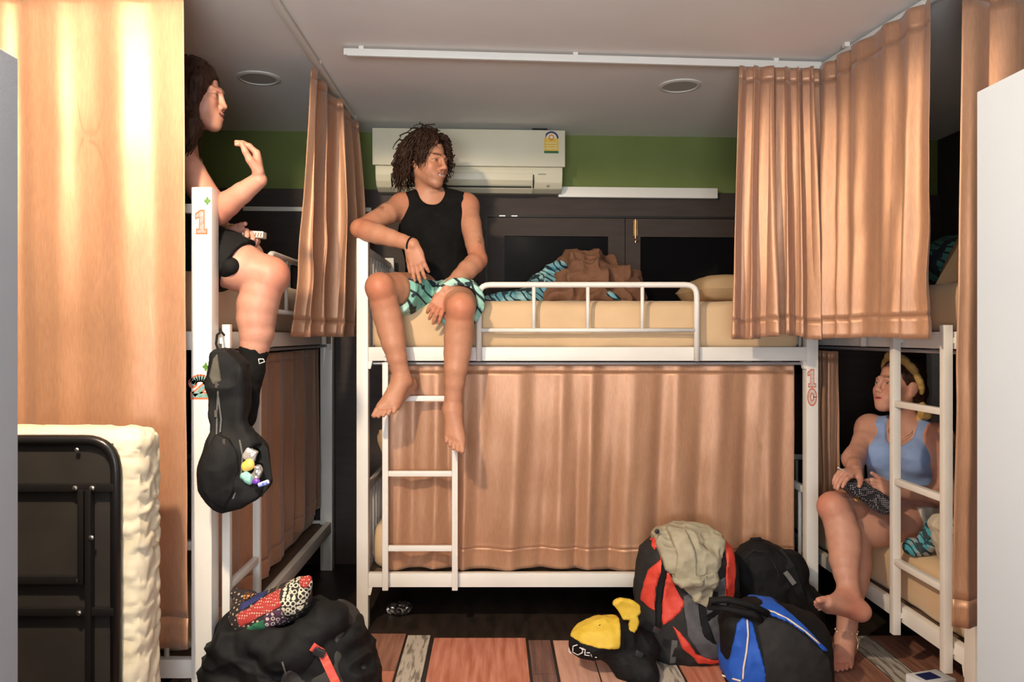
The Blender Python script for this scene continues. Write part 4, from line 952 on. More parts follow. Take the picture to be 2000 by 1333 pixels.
    bd.append(ell(H.p(.0,.046,.124), H.R, (.040,.024,.020), .012))
    b = Field(bd, .0038).mesh('headband', M_band, t, disp=wrinkle(.0025, 40, 3))
    tl = [cone(H.p(.03,-.085,-.055), H.p(.075,-.085,-.105), .016, .022, .01), cone(H.p(.075,-.085,-.105), H.p(.125,-.05,-.115), .022, .013, .01), cone(H.p(.06,-.09,-.09), H.p(.04,-.085,-.14), .018, .010, .01)]
    Field(tl, .004).mesh('headband_tail', M_band, b, disp=wrinkle(.003, 40, 5))
    M_blue = mat('pale_blue_jersey', (.215,.315,.55), (.245,.35,.60), rough=.8, scale=20, sheen=.2, bump=.12, bscale=300); up = R[2]
    tp = Field(torso, .0042, .010)
    tp.ops([ell(nb+F*.065+up*.035, R, (.066,.080,.125), .012, True), ell(nb+up*.05, R, (.062,.085,.075), .012, True)])
    for s, g in ((sR, -1), (sL, 1)): tp.ops([cone(s+R[0]*g*.050+up*.10, s+R[0]*g*.045-up*.04, .062, .058, .01, True), cone(s+R[0]*g*.045-up*.04, s+R[0]*g*.072-up*.13, .058, .04, .02, True)])
    tp.fn(lambda X, Y, Z: (pel[2]-.03)-Z)
    tp.mesh('tank_top', M_blue, t, disp=lambda v: .003*(1-2*np.abs(vnoise(v*(1,1,2.2), 11, 4)))+.0015*vnoise(v, 30, 2))
    M_wsh = mat('off_white_cotton', (.58,.55,.47), (.66,.63,.55), rough=.8, scale=20)
    sf = Field([ell(pel-up*.01, R, (.168,.124,.105), .03), cone(hR, lerp(hR, kR, .5), .102, .098, .03), cone(hL, lerp(hL, kL, .5), .106, .102, .03)], .0045, .008)
    for h, k in ((hR, kR), (hL, kL)):
        d = unit(k-h); e = lerp(h, k, .27)
        def clip(X, Y, Z, e=e, d=d, h=h):
            s = (X-e[0])*d[0]+(Y-e[1])*d[1]+(Z-e[2])*d[2]; x, y, z = X-h[0], Y-h[1], Z-h[2]; al = x*d[0]+y*d[1]+z*d[2]
            return np.where((np.sqrt(np.maximum(x*x+y*y+z*z-al*al, 0)) < .13) & (al > .05), s, -1.)
        sf.fn(clip)
    sf.fn(lambda X, Y, Z: Z-(pel[2]+.035)); sf.mesh('shorts', M_wsh, t, disp=wrinkle(.003, 22, 2))
    M_gold = mat('gold_chain', (.75,.52,.28), rough=.3, metal=.8)
    def ring(name, c, ax, r, th, par, dz=0):
        ax = unit(ax); a = unit(np.cross(ax, (0,1,.1))); b_ = np.cross(ax, a)
        return MB().tube([c+r*(a*math.cos(q)+b_*math.sin(q))+ax*dz*math.cos(q) for q in np.linspace(0, 2*math.pi, 25)[:-1]], th, 5, closed=True).build(name, M_gold, par, smooth=True)
    c = lerp(kL, aL, .93); an = ring('anklet', c, aL-kL, .040, .0028, t)
    for q in range(6):
        a = math.radians(150+q*40); p = c+.041*V3(math.cos(a), math.sin(a), 0); MB().lathe([(.0005,-.005),(.005,-.002),(.005,.002),(.0005,.005)], p, (0,0,1), 8).build('bead', mat('shell', (.8,.68,.5)) if 'shell' not in MATS else MATS['shell'], an, smooth=True)
    MB().tube([c+V3(.02,-.036,0), c+V3(.028,-.042,-.03), c+V3(.022,-.046,-.055), c+V3(.008,-.048,-.05), c+V3(0,-.044,-.02)], .0022, 5).build('chain_loop', M_gold, an, smooth=True)
    MB().tube([nb+R[0]*.052+up*.02+F*.02, nb+R[0]*.045+F*.075-up*.02, nb+F*.098-up*.055, nb-R[0]*.045+F*.075-up*.02, nb-R[0]*.052+up*.02+F*.02], .0016, 5).build('necklace', M_gold, t, smooth=True)
build_right()
# ================================================================= bags and soft things
def fab(name, c1, c2=None, rough=.8, **k): return mat(name, c1, c2 or tuple(a*1.35 for a in c1), rough=rough, scale=k.pop('scale', 30), bump=k.pop('bump', .2), bscale=k.pop('bscale', 350), **k)
M_nyl = fab('black_nylon', (.006,.006,.0065), rough=.7, spec=.25); M_nylg = fab('charcoal_nylon', (.020,.019,.019), rough=.75, spec=.25); M_greyn = fab('grey_nylon', (.075,.072,.078), rough=.7, spec=.3)
M_redn = fab('red_nylon', (.60,.045,.028), (.68,.07,.04), rough=.6); M_bluen = fab('blue_nylon', (.010,.075,.42), (.015,.10,.5), rough=.6); M_yeln = fab('yellow_nylon', (.66,.43,.035), (.72,.5,.06), rough=.65)
M_khaki = fab('khaki_cotton', (.33,.29,.20), (.40,.355,.255), rough=.85); M_pipe = mat('cream_piping', (.75,.62,.48), rough=.6); M_buck = mat('black_plastic', (.02,.02,.022), rough=.35); M_strapg = fab('grey_webbing', (.10,.10,.095))
def crop(ox, oy, s): return lambda pts: [(ox+x/s, oy+y/s) for x, y in pts]
c8 = crop(1080, 1000, 3.5714); c7 = crop(340, 830, 2.65); c5 = crop(920, 400, 3.7037); c5r = crop(1560, 650, 3.03)
def shell(name, fld, pts_px, d, m, parent, inflate=.004, ymax=None, disp=None, back=None):
    f = fld.copy(); f.F = f.F-inflate; f.fn(poly2d(px2xz(pts_px, d)))
    if ymax is not None: f.fn(lambda X, Y, Z: Y-ymax+0*X+0*Z)
    return f.mesh(name, m, parent, disp=disp)
def on(fld, pts_px, d, off=.004):
    out = []; last = d
    for x, y in pts_px:
        yy = last
        for _ in range(4):
            p = W(x, y, yy); f = fld.front(p[0], p[2]); yy = last if f is None else f
        last = yy; p = W(x, y, yy-off); out.append(p)
    return out
def dense(p, n=5):
    o = []
    for a, b in zip(p[:-1], p[1:]):
        for i in range(n): o.append((a[0]+(b[0]-a[0])*i/n, a[1]+(b[1]-a[1])*i/n))
    return o+[p[-1]]
def ribbon(name, pts, w, th, m, parent):
    mb = MB(); pts = [np.asarray(p, float) for p in pts]; n = len(pts); L = []
    for i, p in enumerate(pts):
        t = unit(pts[min(i+1, n-1)]-pts[max(i-1, 0)]); s = np.cross(t, (0,1,0)); s = unit(s) if np.linalg.norm(s) > .05 else V3(1,0,0); L += [p-s*w/2, p+s*w/2, p+s*w/2+V3(0,th,0), p-s*w/2+V3(0,th,0)]
    fs = [(0,1,2,3)]+[(4*i+j, 4*i+(j+1) % 4, 4*i+4+(j+1) % 4, 4*i+4+j) for i in range(n-1) for j in range(4)]+[tuple(4*(n-1)+j for j in (3,2,1,0))]
    return mb.add(L, fs).build(name, m, parent)
# ---- red and grey backpack
d = 3.16; t = empty('backpack', (W(1335, 1200, 3.2)[0], 3.2, 0), 'tall red and grey hiking backpack with khaki trousers thrown over it', 'backpack')
pr = [rbox(W(1337, 1165, 3.23), Ry(.03), (.185,.115,.235), .085, .03), ell(W(1345, 1225, 3.2), None, (.165,.14,.15), .06), ell(W(1340, 1090, 3.2), None, (.15,.12,.12), .05),
      rbox((W(1340,0,3.22)[0], 3.22, .11), None, (.15,.12,.105), .06, .05), ell(W(1278, 1160, 3.22), None, (.075,.09,.17), .04), ell(W(1410, 1150, 3.24), None, (.065,.09,.17), .04)]
rb = Field(pr, .005); rb.mesh('body', M_nylg, t, disp=wrinkle(.006, 14, 3))
shell('front_panel', rb, c8([(890,560),(1180,430),(1190,900),(1100,980),(1000,950),(900,800),(890,640)]), d, M_greyn, t, .005, disp=wrinkle(.005, 14, 3))
for q in ([(660,400),(740,290),(745,350),(695,520),(695,670),(610,620),(620,560)], [(780,390),(890,600),(860,650),(740,750),(735,690),(755,540)], [(1195,200),(1260,270),(1255,590),(1175,590),(1190,340)], [(690,240),(715,195),(725,215),(705,260)], [(800,740),(850,780),(960,930),(1090,985),(1190,975),(1245,860),(1250,920),(1200,1000),(1090,1012),(980,990),(870,890)]):
    shell('red_panel', rb, c8(q), d, M_redn, t, .007, 3.24, disp=wrinkle(.006, 14, 3))
shell('strap', rb, c8([(735,340),(775,360),(752,520),(735,690),(720,780),(695,770),(700,640),(712,500)]), d, M_nyl, t, .011, 3.22)
ribbon('compression_strap', on(rb, dense(c8([(1130,560),(1150,700),(1060,760),(1110,900),(1140,960)])), d, .010), .022, .006, M_nyl, t)
ribbon('lower_strap', on(rb, dense(c8([(850,900),(835,1050),(828,1180)])), d, .010)+[W(1310, 1345, 3.08)*V3(1,1,1)], .022, .004, M_strapg, t)
ribbon('lower_strap', on(rb, dense(c8([(1100,1010),(1098,1180)])), d, .010), .022, .004, M_strapg, t)
ribbon('shoulder_strap', on(rb, dense(c8([(1040,640),(1060,820),(1140,980)])), d, .012), .03, .01, M_nyl, t)
# ---- trousers draped over the backpack
tr = empty('trousers', W(1345, 1100, 3.1), 'crumpled khaki trousers draped over the red backpack', 'trousers')
wr = lambda v: .010*(1-2*np.abs(vnoise(v, 15, 8)))+.005*(1-2*np.abs(vnoise(v, 34, 2)))
shell('waist', rb, c8([(690,140),(715,95),(760,78),(850,72),(900,92),(1030,118),(1165,138),(1185,175),(1140,330),(1095,385),(960,420),(870,400),(790,385),(745,305),(720,200)]), d, M_khaki, tr, .017, 3.25, disp=wr)
shell('trouser_leg', rb, c8([(800,100),(900,95),(945,250),(950,390),(1000,420),(990,445),(850,445),(815,400),(830,250)]), d, M_khaki, tr, .036, 3.20, disp=wrinkle(.005, 16, 3))
shell('trouser_leg', rb, c8([(880,470),(960,400),(1090,380),(1100,440),(1070,560),(1030,625),(955,560),(880,515)]), d, M_khaki, tr, .021, 3.20, disp=wr)
shell('turn_up', rb, c8([(805,400),(850,425),(990,425),(985,450),(870,470),(815,440)]), d, M_khaki, tr, .040, 3.20, disp=wr)
pk = on(rb, dense(c8([(1000,205),(1060,250),(1120,320)])), d, .024); MB().tube(pk, .004, 6).build('pocket_edge', fab('dark_khaki', (.13,.115,.08)), tr, smooth=True)
MB().lathe([(.010,-.002),(.010,.003),(.004,.004)], on(rb, c8([(725,138)]), d, .026)[0], (0,-1,0), 12).build('button', M_buck, tr)
# ---- yellow and black bag
d = 3.030; t = empty('hip_bag', (W(1190,0,d)[0], d, 0), 'small yellow and black bag lying beside the red backpack', 'bag')
pr = [ell(W(1174, 1247, 3.050), Ry(-.22), (.128,.09,.072), .03), ell(W(1232, 1268, 3.070), None, (.11,.08,.075), .05), cone(W(1225,1305,3.000), W(1262,1316,2.970), .05, .05, .05)]
yb = Field(pr, .004); yb.mesh('body', M_nyl, t, disp=wrinkle(.005, 20, 3))
shell('yellow_panel', yb, c8([(110,868),(255,745),(470,695),(455,800),(440,905),(260,895)]), d, M_yeln, t, .005, disp=wrinkle(.005, 20, 3))
ff = Field([rbox(W(1222, 1212, 3.025), None, (.09,.011,.10), .008, .01)], .003); ff.fn(poly2d(px2xz(c8([(425,640),(470,608),(535,622),(600,655),(603,700),(580,720),(590,760),(578,815),(520,890),(545,745),(490,745),(455,690)]), 3.025))); ff.mesh('yellow_flap', M_yeln, t, disp=wrinkle(.006, 18, 4))
for q in ([(115,930),(112,975),(125,990)], [(170,930),(140,940),(138,980),(175,1000),(205,985),(210,955),(185,950)], [(200,960),(225,962),(222,1000),(260,1005),(258,985),(235,985)], [(262,975),(270,1010),(305,1018)]):
    MB().tube(on(yb, dense(c8(q), 3), d, .005), .0022, 5).build('white_lettering', mat('white_print', (.8,.8,.78)) if 'white_print' not in MATS else MATS['white_print'], t)
MB().tube(on(yb, dense(c8([(205,820),(230,795),(260,800),(290,810),(330,790)]), 3), d, .009), .0018, 5).build('black_script', M_buck, t)
for p in ((1283, 1232), (1248, 1278)):
    q = on(yb, [p], d, .008)[0]; MB().obox(q, unit((1,0,-.5)), V3(0,1,0), unit((.5,0,1)), .016, .006, .011).build('buckle', M_buck, t, bevel=.003)
# ---- black backpack against the bed post
d = 3.36; t = empty('backpack', (W(1505,0,d)[0], d, 0), 'plain black backpack leaning on the right post of bed 10', 'backpack')
ctr = W(1500, 1165, d)
pr = [rbox(ctr, Ry(.12), (.145,.09,.20), .07, .03), ell(W(1480, 1110, d), None, (.10,.085,.115), .06), rbox((ctr[0]+.05, d, .12), None, (.17,.095,.12), .06, .05), ell(W(1510, 1190, d-.06), None, (.11,.06,.12), .04)]
bb = Field(pr, .0055); bb.mesh('body', M_nyl, t, disp=wrinkle(.006, 16, 1))
ribbon('shoulder_strap', [W(1520,1075,d-.05), W(1545,1110,d-.10), W(1562,1160,d-.11), W(1580,1215,d-.09)], .035, .012, M_nyl, t)
ribbon('strap_tab', [W(1534,1118,d-.10), W(1552,1142,d-.12)], .02, .004, M_strapg, t)
MB().tube([W(1462,1066,d), W(1468,1054,d), W(1484,1053,d), W(1492,1064,d)], .008, 8).build('grab_handle', M_nyl, t, smooth=True)
MB().tube(on(bb, dense(c8([(1330,330),(1400,270),(1500,290),(1570,420),(1590,600)])), d, .003), .003, 5).build('zip', M_buck, t)
# ---- blue and black backpack
d = 2.88; t = empty('backpack', (W(1510,0,d)[0], d, 0), 'blue and black backpack with cream piping in front of the other bags', 'backpack')
pr = [rbox(W(1515, 1262, 2.92), Ry(.25), (.165,.10,.145), .07, .03), ell(W(1500, 1215, 2.92), None, (.11,.09,.06), .05), rbox((W(1520,0,2.92)[0], 2.92, .10), None, (.18,.11,.10), .06, .05), ell(W(1535, 1280, 2.85), None, (.12,.08,.13), .05), rbox(W(1440, 1270, 2.90), Ry(-.12), (.045,.08,.14), .04, .04)]
bl = Field(pr, .005); bl.mesh('body', M_nyl, t, disp=wrinkle(.004, 14, 3))
shell('blue_side', bl, c8([(1175,1145),(1215,960),(1250,745),(1300,715),(1358,735),(1390,900),(1425,1080),(1430,1200),(1300,1190)]), d, M_bluen, t, .006, disp=wrinkle(.004, 14, 3))
shell('blue_top', bl, c8([(1415,655),(1530,630),(1640,690),(1870,925),(1820,905),(1700,790),(1590,720),(1470,685)]), d, M_bluen, t, .006, disp=wrinkle(.004, 14, 3))
shell('front_pocket', bl, c8([(1385,760),(1470,700),(1600,740),(1750,850),(1850,960),(1890,1100),(1890,1200),(1440,1200),(1410,950)]), d, M_nylg, t, .007, disp=wrinkle(.004, 14, 3))
for q in ([(1355,755),(1362,860),(1350,980),(1330,1090),(1325,1170)], [(1465,682),(1540,700),(1640,750),(1760,835),(1860,922)], [(1178,1142),(1230,1160),(1310,1182)]):
    MB().tube(on(bl, dense(c8(q)), d, .013), .0035, 6).build('piping', M_pipe, t, smooth=True)
MB().tube([W(1500,1200,2.83), W(1465,1182,2.82), W(1420,1172,2.84), W(1388,1174,2.85), W(1385,1186,2.85), W(1420,1190,2.85), W(1470,1200,2.80), W(1490,1215,2.83)], .013, 8).build('padded_strap', M_nyl, t, smooth=True)
# ---- big black pack lying at the foot of the left bunk
d = 2.55; t = empty('backpack', (W(560,0,d)[0], d, 0), 'big black trekking backpack with a red strap slumped by the left bunk', 'backpack')
pr = [ell(W(520, 1299, 2.60), None, (.20,.17,.16), .08), rbox((W(560, 24,2.6)[0], 2.60, .15), None, (.215,.16,.15), .10, .08), ell(W(630, 1289, 2.58), Ry(.5), (.12,.16,.17), .07), ell(W(445, 1294, 2.55), None, (.065,.08,.09), .05), ell(W(660, 1354, 2.55), Ry(.3), (.13,.15,.15), .05),
      cone(W(470, 1249,2.5), W(560, 1274,2.44), .045, .05, .04), cone(W(560, 1274,2.44), W(640, 1214,2.5), .05, .04, .04), cone(W(600, 1209,2.6), W(670, 1214,2.6), .04, .045, .04), cone(W(440, 1264,2.5), W(500, 1214,2.6), .05, .05, .05)]
lp = Field(pr, .0055); lp.mesh('body', M_nyl, t, disp=lambda v: .022*(1-2*np.abs(vnoise(v, 7, 5)))+.014*(1-2*np.abs(vnoise(v*(1,1,1.6), 13, 2)))+.003*vnoise(v, 40, 1))
shell('front_panel', lp, c7([(800,1000),(900,1080),(995,1190),(1030,1345),(570,1345),(600,1240),(760,1140)]), 2.45, fab('dark_grey_nylon', (.034,.032,.031), spec=.3), t, .010, disp=lambda v: .009*(1-2*np.abs(vnoise(v, 8, 5)))+.003*vnoise(v, 40, 1))
ribbon('red_strap', on(lp, dense(c7([(712,1150),(765,1185),(800,1260),(840,1345)])), d, .036), .026, .005, fab('coral_webbing', (.68,.085,.06), (.75,.12,.09)), t)
q = on(lp, c7([(752,1180)]), d, .042)[0]; MB().obox(q, unit((1,0,-.4)), V3(0,1,0), unit((.4,0,1)), .018, .005, .012).build('buckle', M_buck, t, bevel=.003)
MB().tube(on(lp, dense(c7([(320,1200),(310,1175),(335,1165),(340,1190),(320,1215),(305,1205)]), 3), d, .012), .0022, 5).build('drawcord', mat('grey_cord', (.45,.45,.43)), t)
MB().tube(on(lp, dense(c7([(560,1230),(590,1330)])), d, .018), .003, 5).build('zip', M_strapg, t)
p = on(lp, c7([(935,1262)]), d, .010)[0]
MB().tube([p+V3(-.02,0,.0), p+V3(-.004,0,-.008), p+V3(.006,0,.008), p+V3(.004,0,-.006), p+V3(.016,0,-.004)], .0018, 5).build('pale_emblem', mat('pale_print', (.5,.5,.5)), t)
# ---- patchwork pouch on top of it
d = 2.45; t = empty('patchwork_bag', W(530, 1230, 2.5), 'patchwork cloth bag in red, green and black prints on the black backpack', 'bag')
pr = [ell(W(510, 1198, 2.52), Ry(-.25), (.085,.075,.058), .03), ell(W(565, 1175, 2.52), Ry(-.5), (.075,.07,.055), .04), cone(W(590,1145,2.52), W(600,1140,2.5), .022, .016, .02), ell(W(480, 1205, 2.52), None, (.045,.06,.055), .03), cone(W(462,1162,2.56), W(480,1172,2.54), .018, .03, .02)]
pb = Field(pr, .0035); wk = wrinkle(.004, 25, 4)
def dots(name, base, dot, scale, r, ring=False, metal=None):
    m = mat(name, base, rough=.8); nt = m.node_tree; N, L = nt.nodes, nt.links; b = N['Principled BSDF']
    tc = N.new('ShaderNodeTexCoord'); v = N.new('ShaderNodeTexVoronoi'); v.inputs['Scale'].default_value = scale; v.inputs['Randomness'].default_value = .15; L.new(tc.outputs['Object'], v.inputs['Vector'])
    k = N.new('ShaderNodeValToRGB'); e = k.color_ramp; e.interpolation = 'CONSTANT'
    e.elements[0].color = (*(base if ring else dot), 1); e.elements[1].position = r; e.elements[1].color = (*(dot if ring else base), 1)
    if ring: q = e.elements.new(r*1.6); q.color = (*base, 1)
    L.new(v.outputs['Distance'], k.inputs[0]); L.new(k.outputs[0], b.inputs['Base Color']); return m
pb.mesh('body', dots('black_floral', (.025,.018,.018), (.45,.36,.26), 70, .28), t, disp=wk)
for nm, q, m in (('red_patch', [(325,985),(535,868),(560,935),(350,1040)], dots('red_dotted', (.36,.035,.03), (.65,.42,.32), 130, .3)),
                 ('honeycomb_patch', [(548,880),(575,840),(650,795),(700,830),(690,885),(655,965),(575,1000)], dots('black_honeycomb', (.018,.015,.015), (.60,.54,.42), 62, .34, True)),
                 ('ringed_patch', [(465,985),(565,942),(585,1025),(480,1055)], dots('plum_ringed', (.07,.03,.06), (.62,.52,.45), 60, .25, True)),
                 ('green_patch', [(375,1050),(470,1000),(480,1085),(390,1100)], fab('green_cotton', (.015,.10,.05))),
                 ('orange_patch', [(325,915),(400,875),(425,895),(340,935)], dots('orange_net', (.08,.03,.015), (.62,.26,.08), 90, .4)),
                 ('navy_patch', [(330,940),(445,888),(455,903),(345,968)], fab('navy_cotton', (.02,.025,.10)))):
    shell(nm, pb, c7(q), 2.46, m, t, .003, 2.53, disp=wk)
shell('corner_tie', pb, c7([(640,800),(660,783),(705,805),(690,840),(655,845)]), 2.48, MATS['red_dotted'], t, .006, disp=wk)
# ---- small black rucksack hanging from the ladder
d = 2.42; t = empty('hanging_rucksack', W(450, 990, d), 'small black rucksack hanging open on the left bunk ladder', 'rucksack')
pr = [rbox(W(445, 770, 2.45), Ry(.10), (.062,.040,.15), .022, .02), rbox(W(452, 868, 2.45), None, (.062,.045,.06), .03, .03), rbox(W(436, 735, 2.45), Ry(.15), (.036,.035,.065), .03, .03), rbox(W(456, 925, 2.45), Ry(-.1), (.112,.06,.118), .05, .03), ell(W(430, 920, 2.41), Ry(.12), (.062,.055,.105), .03), rbox(W(462, 960, 2.44), Ry(-.15), (.075,.055,.05), .04, .03), cone(W(505,870,2.45), W(520,935,2.43), .012, .012, .02),
      ell(W(501, 898, 2.375), Ry(.1), (.034,.075,.050), .006, True)]
hb = Field(pr, .0035); hb.fn(poly2d(px2xz([(414,692),(422,684),(442,683),(470,712),(480,760),(484,835),(500,858),(516,872),(524,905),(526,938),(508,968),(470,990),(438,998),(412,978),(389,938),(392,915),(404,878),(416,845),(408,790),(403,740)], 2.42))); hb.mesh('body', M_nyl, t, disp=lambda v: .006*(1-2*np.abs(vnoise(v, 13, 2)))+.003*vnoise(v, 30, 1))
shell('front_pocket', hb, [(392,935),(402,885),(420,850),(445,858),(462,880),(466,920),(455,965),(438,992),(412,975)], 2.38, M_nyl, t, .006, disp=wrinkle(.003, 18, 4))
for q in ([(427,750),(424,800),(423,850)], [(425,765),(432,820),(430,845)], [(468,860),(474,890),(470,940),(455,975)], [(440,860),(425,858),(408,880)]):
    MB().tube(on(hb, dense(q), d, .004), .0026, 5).build('zip', M_strapg, t)
for q in ((423, 751), (438, 865), (422, 808)):
    p = on(hb, [q], d, .007)[0]; MB().obox(p, V3(1,0,0), V3(0,1,0), V3(0,0,1), .004, .003, .011).build('zip_pull', M_chrome, t)
shell('mesh_gusset', hb, [(420,700),(428,690),(436,745),(420,752),(412,735)], d, fab('olive_mesh', (.07,.065,.05)), t, .005)
MB().tube([W(428,690,2.44), W(422,672,2.47), W(424,655,2.50), W(432,648,2.56), W(438,655,2.58)], .004, 6).build('hanging_loop', M_nyl, t, smooth=True)
ribbon('shoulder_strap', [W(486,838,2.44), W(498,858,2.43), W(516,880,2.42), W(524,935,2.41), W(505,968,2.40)], .022, .008, M_nyl, t)
def blob(name, label, cat, prims, m, h=.0025, disp=None, group='things in the hanging rucksack'):
    return tag(Field(prims, h).mesh(name, m, None, disp=disp), label, cat, group)
blob('tissue_pack', 'shiny clear packet at the top of the rucksack opening', 'packet', [rbox(W(490,888,2.395), Ry(.5), (.018,.012,.018), .006)], mat('clear_film', (.62,.58,.55), rough=.15, metal=.5), disp=wrinkle(.003, 60, 1))
blob('cream_jar', 'small jar with yellow lid in the open rucksack', 'jar', [ell(W(487,908,2.385), None, (.016,.014,.018), .006), ell(W(480,912,2.385), None, (.014,.012,.016), .004)], mat('yellow_lid', (.80,.48,.06), (.85,.6,.2), rough=.4))
blob('teal_cloth', 'pale teal cloth bunched in the open rucksack', 'cloth', [ell(W(480,932,2.38), Ry(.6), (.016,.012,.013), .006), ell(W(486,940,2.38), None, (.009,.010,.013), .006)], fab('teal_cotton', (.25,.50,.44)), disp=wrinkle(.003, 60, 2))
blob('silver_packet', 'crumpled silver packet in the open rucksack', 'packet', [ell(W(502,925,2.385), Ry(.2), (.013,.012,.026), .006)], mat('silver_film', (.7,.68,.66), rough=.2, metal=.8), disp=wrinkle(.004, 60, 3))
blob('purple_sachet', 'small purple sachet on the rucksack rim', 'sachet', [ell(W(500,941,2.365), Ry(-.1), (.013,.008,.009), .004)], mat('purple_plastic', (.16,.05,.40), rough=.3))
blob('snack_wrapper', 'blue and white wrapper poking out of the rucksack', 'wrapper', [rbox(W(515,945,2.36), Ry(-.35), (.018,.004,.007), .003)], mat('blue_film', (.05,.12,.60), (.7,.7,.8), rough=.25, scale=120))
# ================================================================= bedding
M_duv = fab('brown_cotton', (.15,.068,.036), (.185,.085,.046), rough=.9)
M_trop = leafprint('blue_palm_print', (.10,.30,.38), (.36,.58,.56), (.012,.03,.045), 12, 11, .07)
dk = 3.98
pr = [ell(W(1150,560,dk), None, (.20,.22,.115), .06), ell(W(1130,545,dk+.05), Ry(-.2), (.13,.16,.115), .05), ell(W(1205,560,dk), Ry(.5), (.13,.18,.085), .05), ell(W(1100,582,dk-.12), None, (.11,.10,.06), .04), ell(W(1180,585,dk-.15), None, (.14,.10,.05), .04), cone(W(1130,520,dk), W(1185,520,dk+.1), .05, .06, .05)]
fz = lambda X, Y, Z: (1.455-Z)+0*X+0*Y
dv = Field(pr, .006); dv.fn(fz); dwr = lambda v: .032*(1-2*np.abs(vnoise(v*(1,.7,1.3), 7, 9))**.7)+.016*(1-2*np.abs(vnoise(v*(1.2,1,.8), 15, 2))**.7)+.004*vnoise(v, 40, 3)
dt = empty('duvet', W(1150, 590, dk), 'rumpled brown duvet with palm print lining heaped on the middle upper bunk', 'duvet')
dv.mesh('cover', M_duv, dt, disp=dwr)
pr = [ell(W(1000,588,3.86), Ry(-.12), (.16,.14,.045), .04), ell(W(1055,570,3.92), Ry(-.6), (.11,.12,.06), .04), cone(W(1050,560,3.95), W(1095,524,3.95), .05, .035, .04), cone(W(950,594,3.8), W(1040,590,3.8), .025, .035, .03), ell(W(1085,521,3.93), None, (.05,.06,.022), .02), ell(W(1195,580,3.76), Ry(.4), (.05,.05,.018), .02)]
lv = Field(pr, .005); lv.fn(fz); lv.mesh('lining', M_trop, dt, disp=lambda v: .008*(1-2*np.abs(vnoise(v*(1.4,1,.7), 14, 2))))
M_trop2 = leafprint('green_palm_print', (.02,.10,.085), (.05,.17,.13), (.006,.012,.018), 14, 10, .07)
f = Field([ell((2.02,3.15,1.60), None, (.30,.25,.13), .05), ell((1.95,3.0,1.62), None, (.16,.13,.12), .05)], .008); f.fn(lambda X, Y, Z: (1.49-Z)+0*X+0*Y)
tag(f.mesh('quilt', M_trop2, None, disp=wrinkle(.012, 9, 2)), 'dark green palm print quilt bunched on the right upper bunk', 'quilt')
# ================================================================= folding bed at the left
M_blk = mat('black_enamel', (.010,.009,.009), rough=.3, spec=.5); M_cloth = mat('black_backing_cloth', (.020,.017,.015), (.028,.024,.021), rough=.6, scale=8)
M_quilt = mat('quilted_cream', (.68,.60,.44), (.74,.67,.52), rough=.65, scale=14, spec=.4)
fb = empty('folding_bed', (-1.35, 2.2, 0), 'folded rollaway bed with black frame standing by the left curtain', 'folding bed')
x1, x0, y, zt = -1.008, -1.72, 2.10, 1.030
MB().tube(rounded([(x1,y,.12), (x1,y,zt), (x0,y,zt), (x0,y,.12)], .085, 8), .0145, 10).build('frame_tube', M_blk, fb, smooth=True)
MB().box((x0+.01, y+.004, .14), (x1-.012, y+.010, zt-.01)).build('base_cloth', M_cloth, fb)
for z, xa, xb in ((.905,x0,x1), (.575,x0,x1), (.66,x0,x1-.09), (.25,x0,x1)):
    b = MB().bar((xa,y-.006,z), (xb,y-.006,z), .018, .022).build('cross_bar', M_blk, fb, bevel=.003)
    for xx in ((x1-.10, x1-.055) if z > .9 else (x1-.09,)): MB().lathe([(.007,0),(.007,.004),(.003,.006)], (xx, y-.016, z), (0,-1,0), 10).build('bolt', M_chrome, b)
for xx, za, zb in ((x1-.085, .65, .90), (x1-.065, .2, .90)):
    b = MB().bar((xx,y-.012,za), (xx,y-.012,zb), .016, .02).build('upright_bar', M_blk, fb, bevel=.003)
MB().lathe([(.007,0),(.007,.004),(.003,.006)], (x1-.055, y-.02, .775), (0,-1,0), 10).build('bolt', M_chrome, fb); MB().lathe([(.006,0),(.006,.004),(.003,.006)], (x1-.10, y-.006, zt-.025), (0,-1,0), 10).build('bolt', M_chrome, fb)
def quilt(P):
    u, w = P[:,2]/.055, (P[:,1]+P[:,0])/.06; a = np.abs(np.sin((u+.9*np.abs(np.mod(w, 1)-.5)+.25*np.sin(u*1.3))*math.pi)); return .007*a**.45-.004+.004*(1-2*np.abs(vnoise(P, 30, 2)))
softbox('mattress_pad', (x0-.05, y+.018, .10), (-.950, y+.165, 1.052), .045, M_quilt, fb, (40, 24, 190), .003, 7, disp=quilt)
for xx in (x0+.03, x1-.03): MB().tube([(xx, y, .14), (xx, y+.08, .05)], .012, 8).build('leg', M_blk, fb); MB().lathe([(.001,-.012),(.045,-.012),(.045,.012),(.001,.012)], (xx, y+.08, .046), (1,0,0), 16).build('wheel', M_buck, fb)
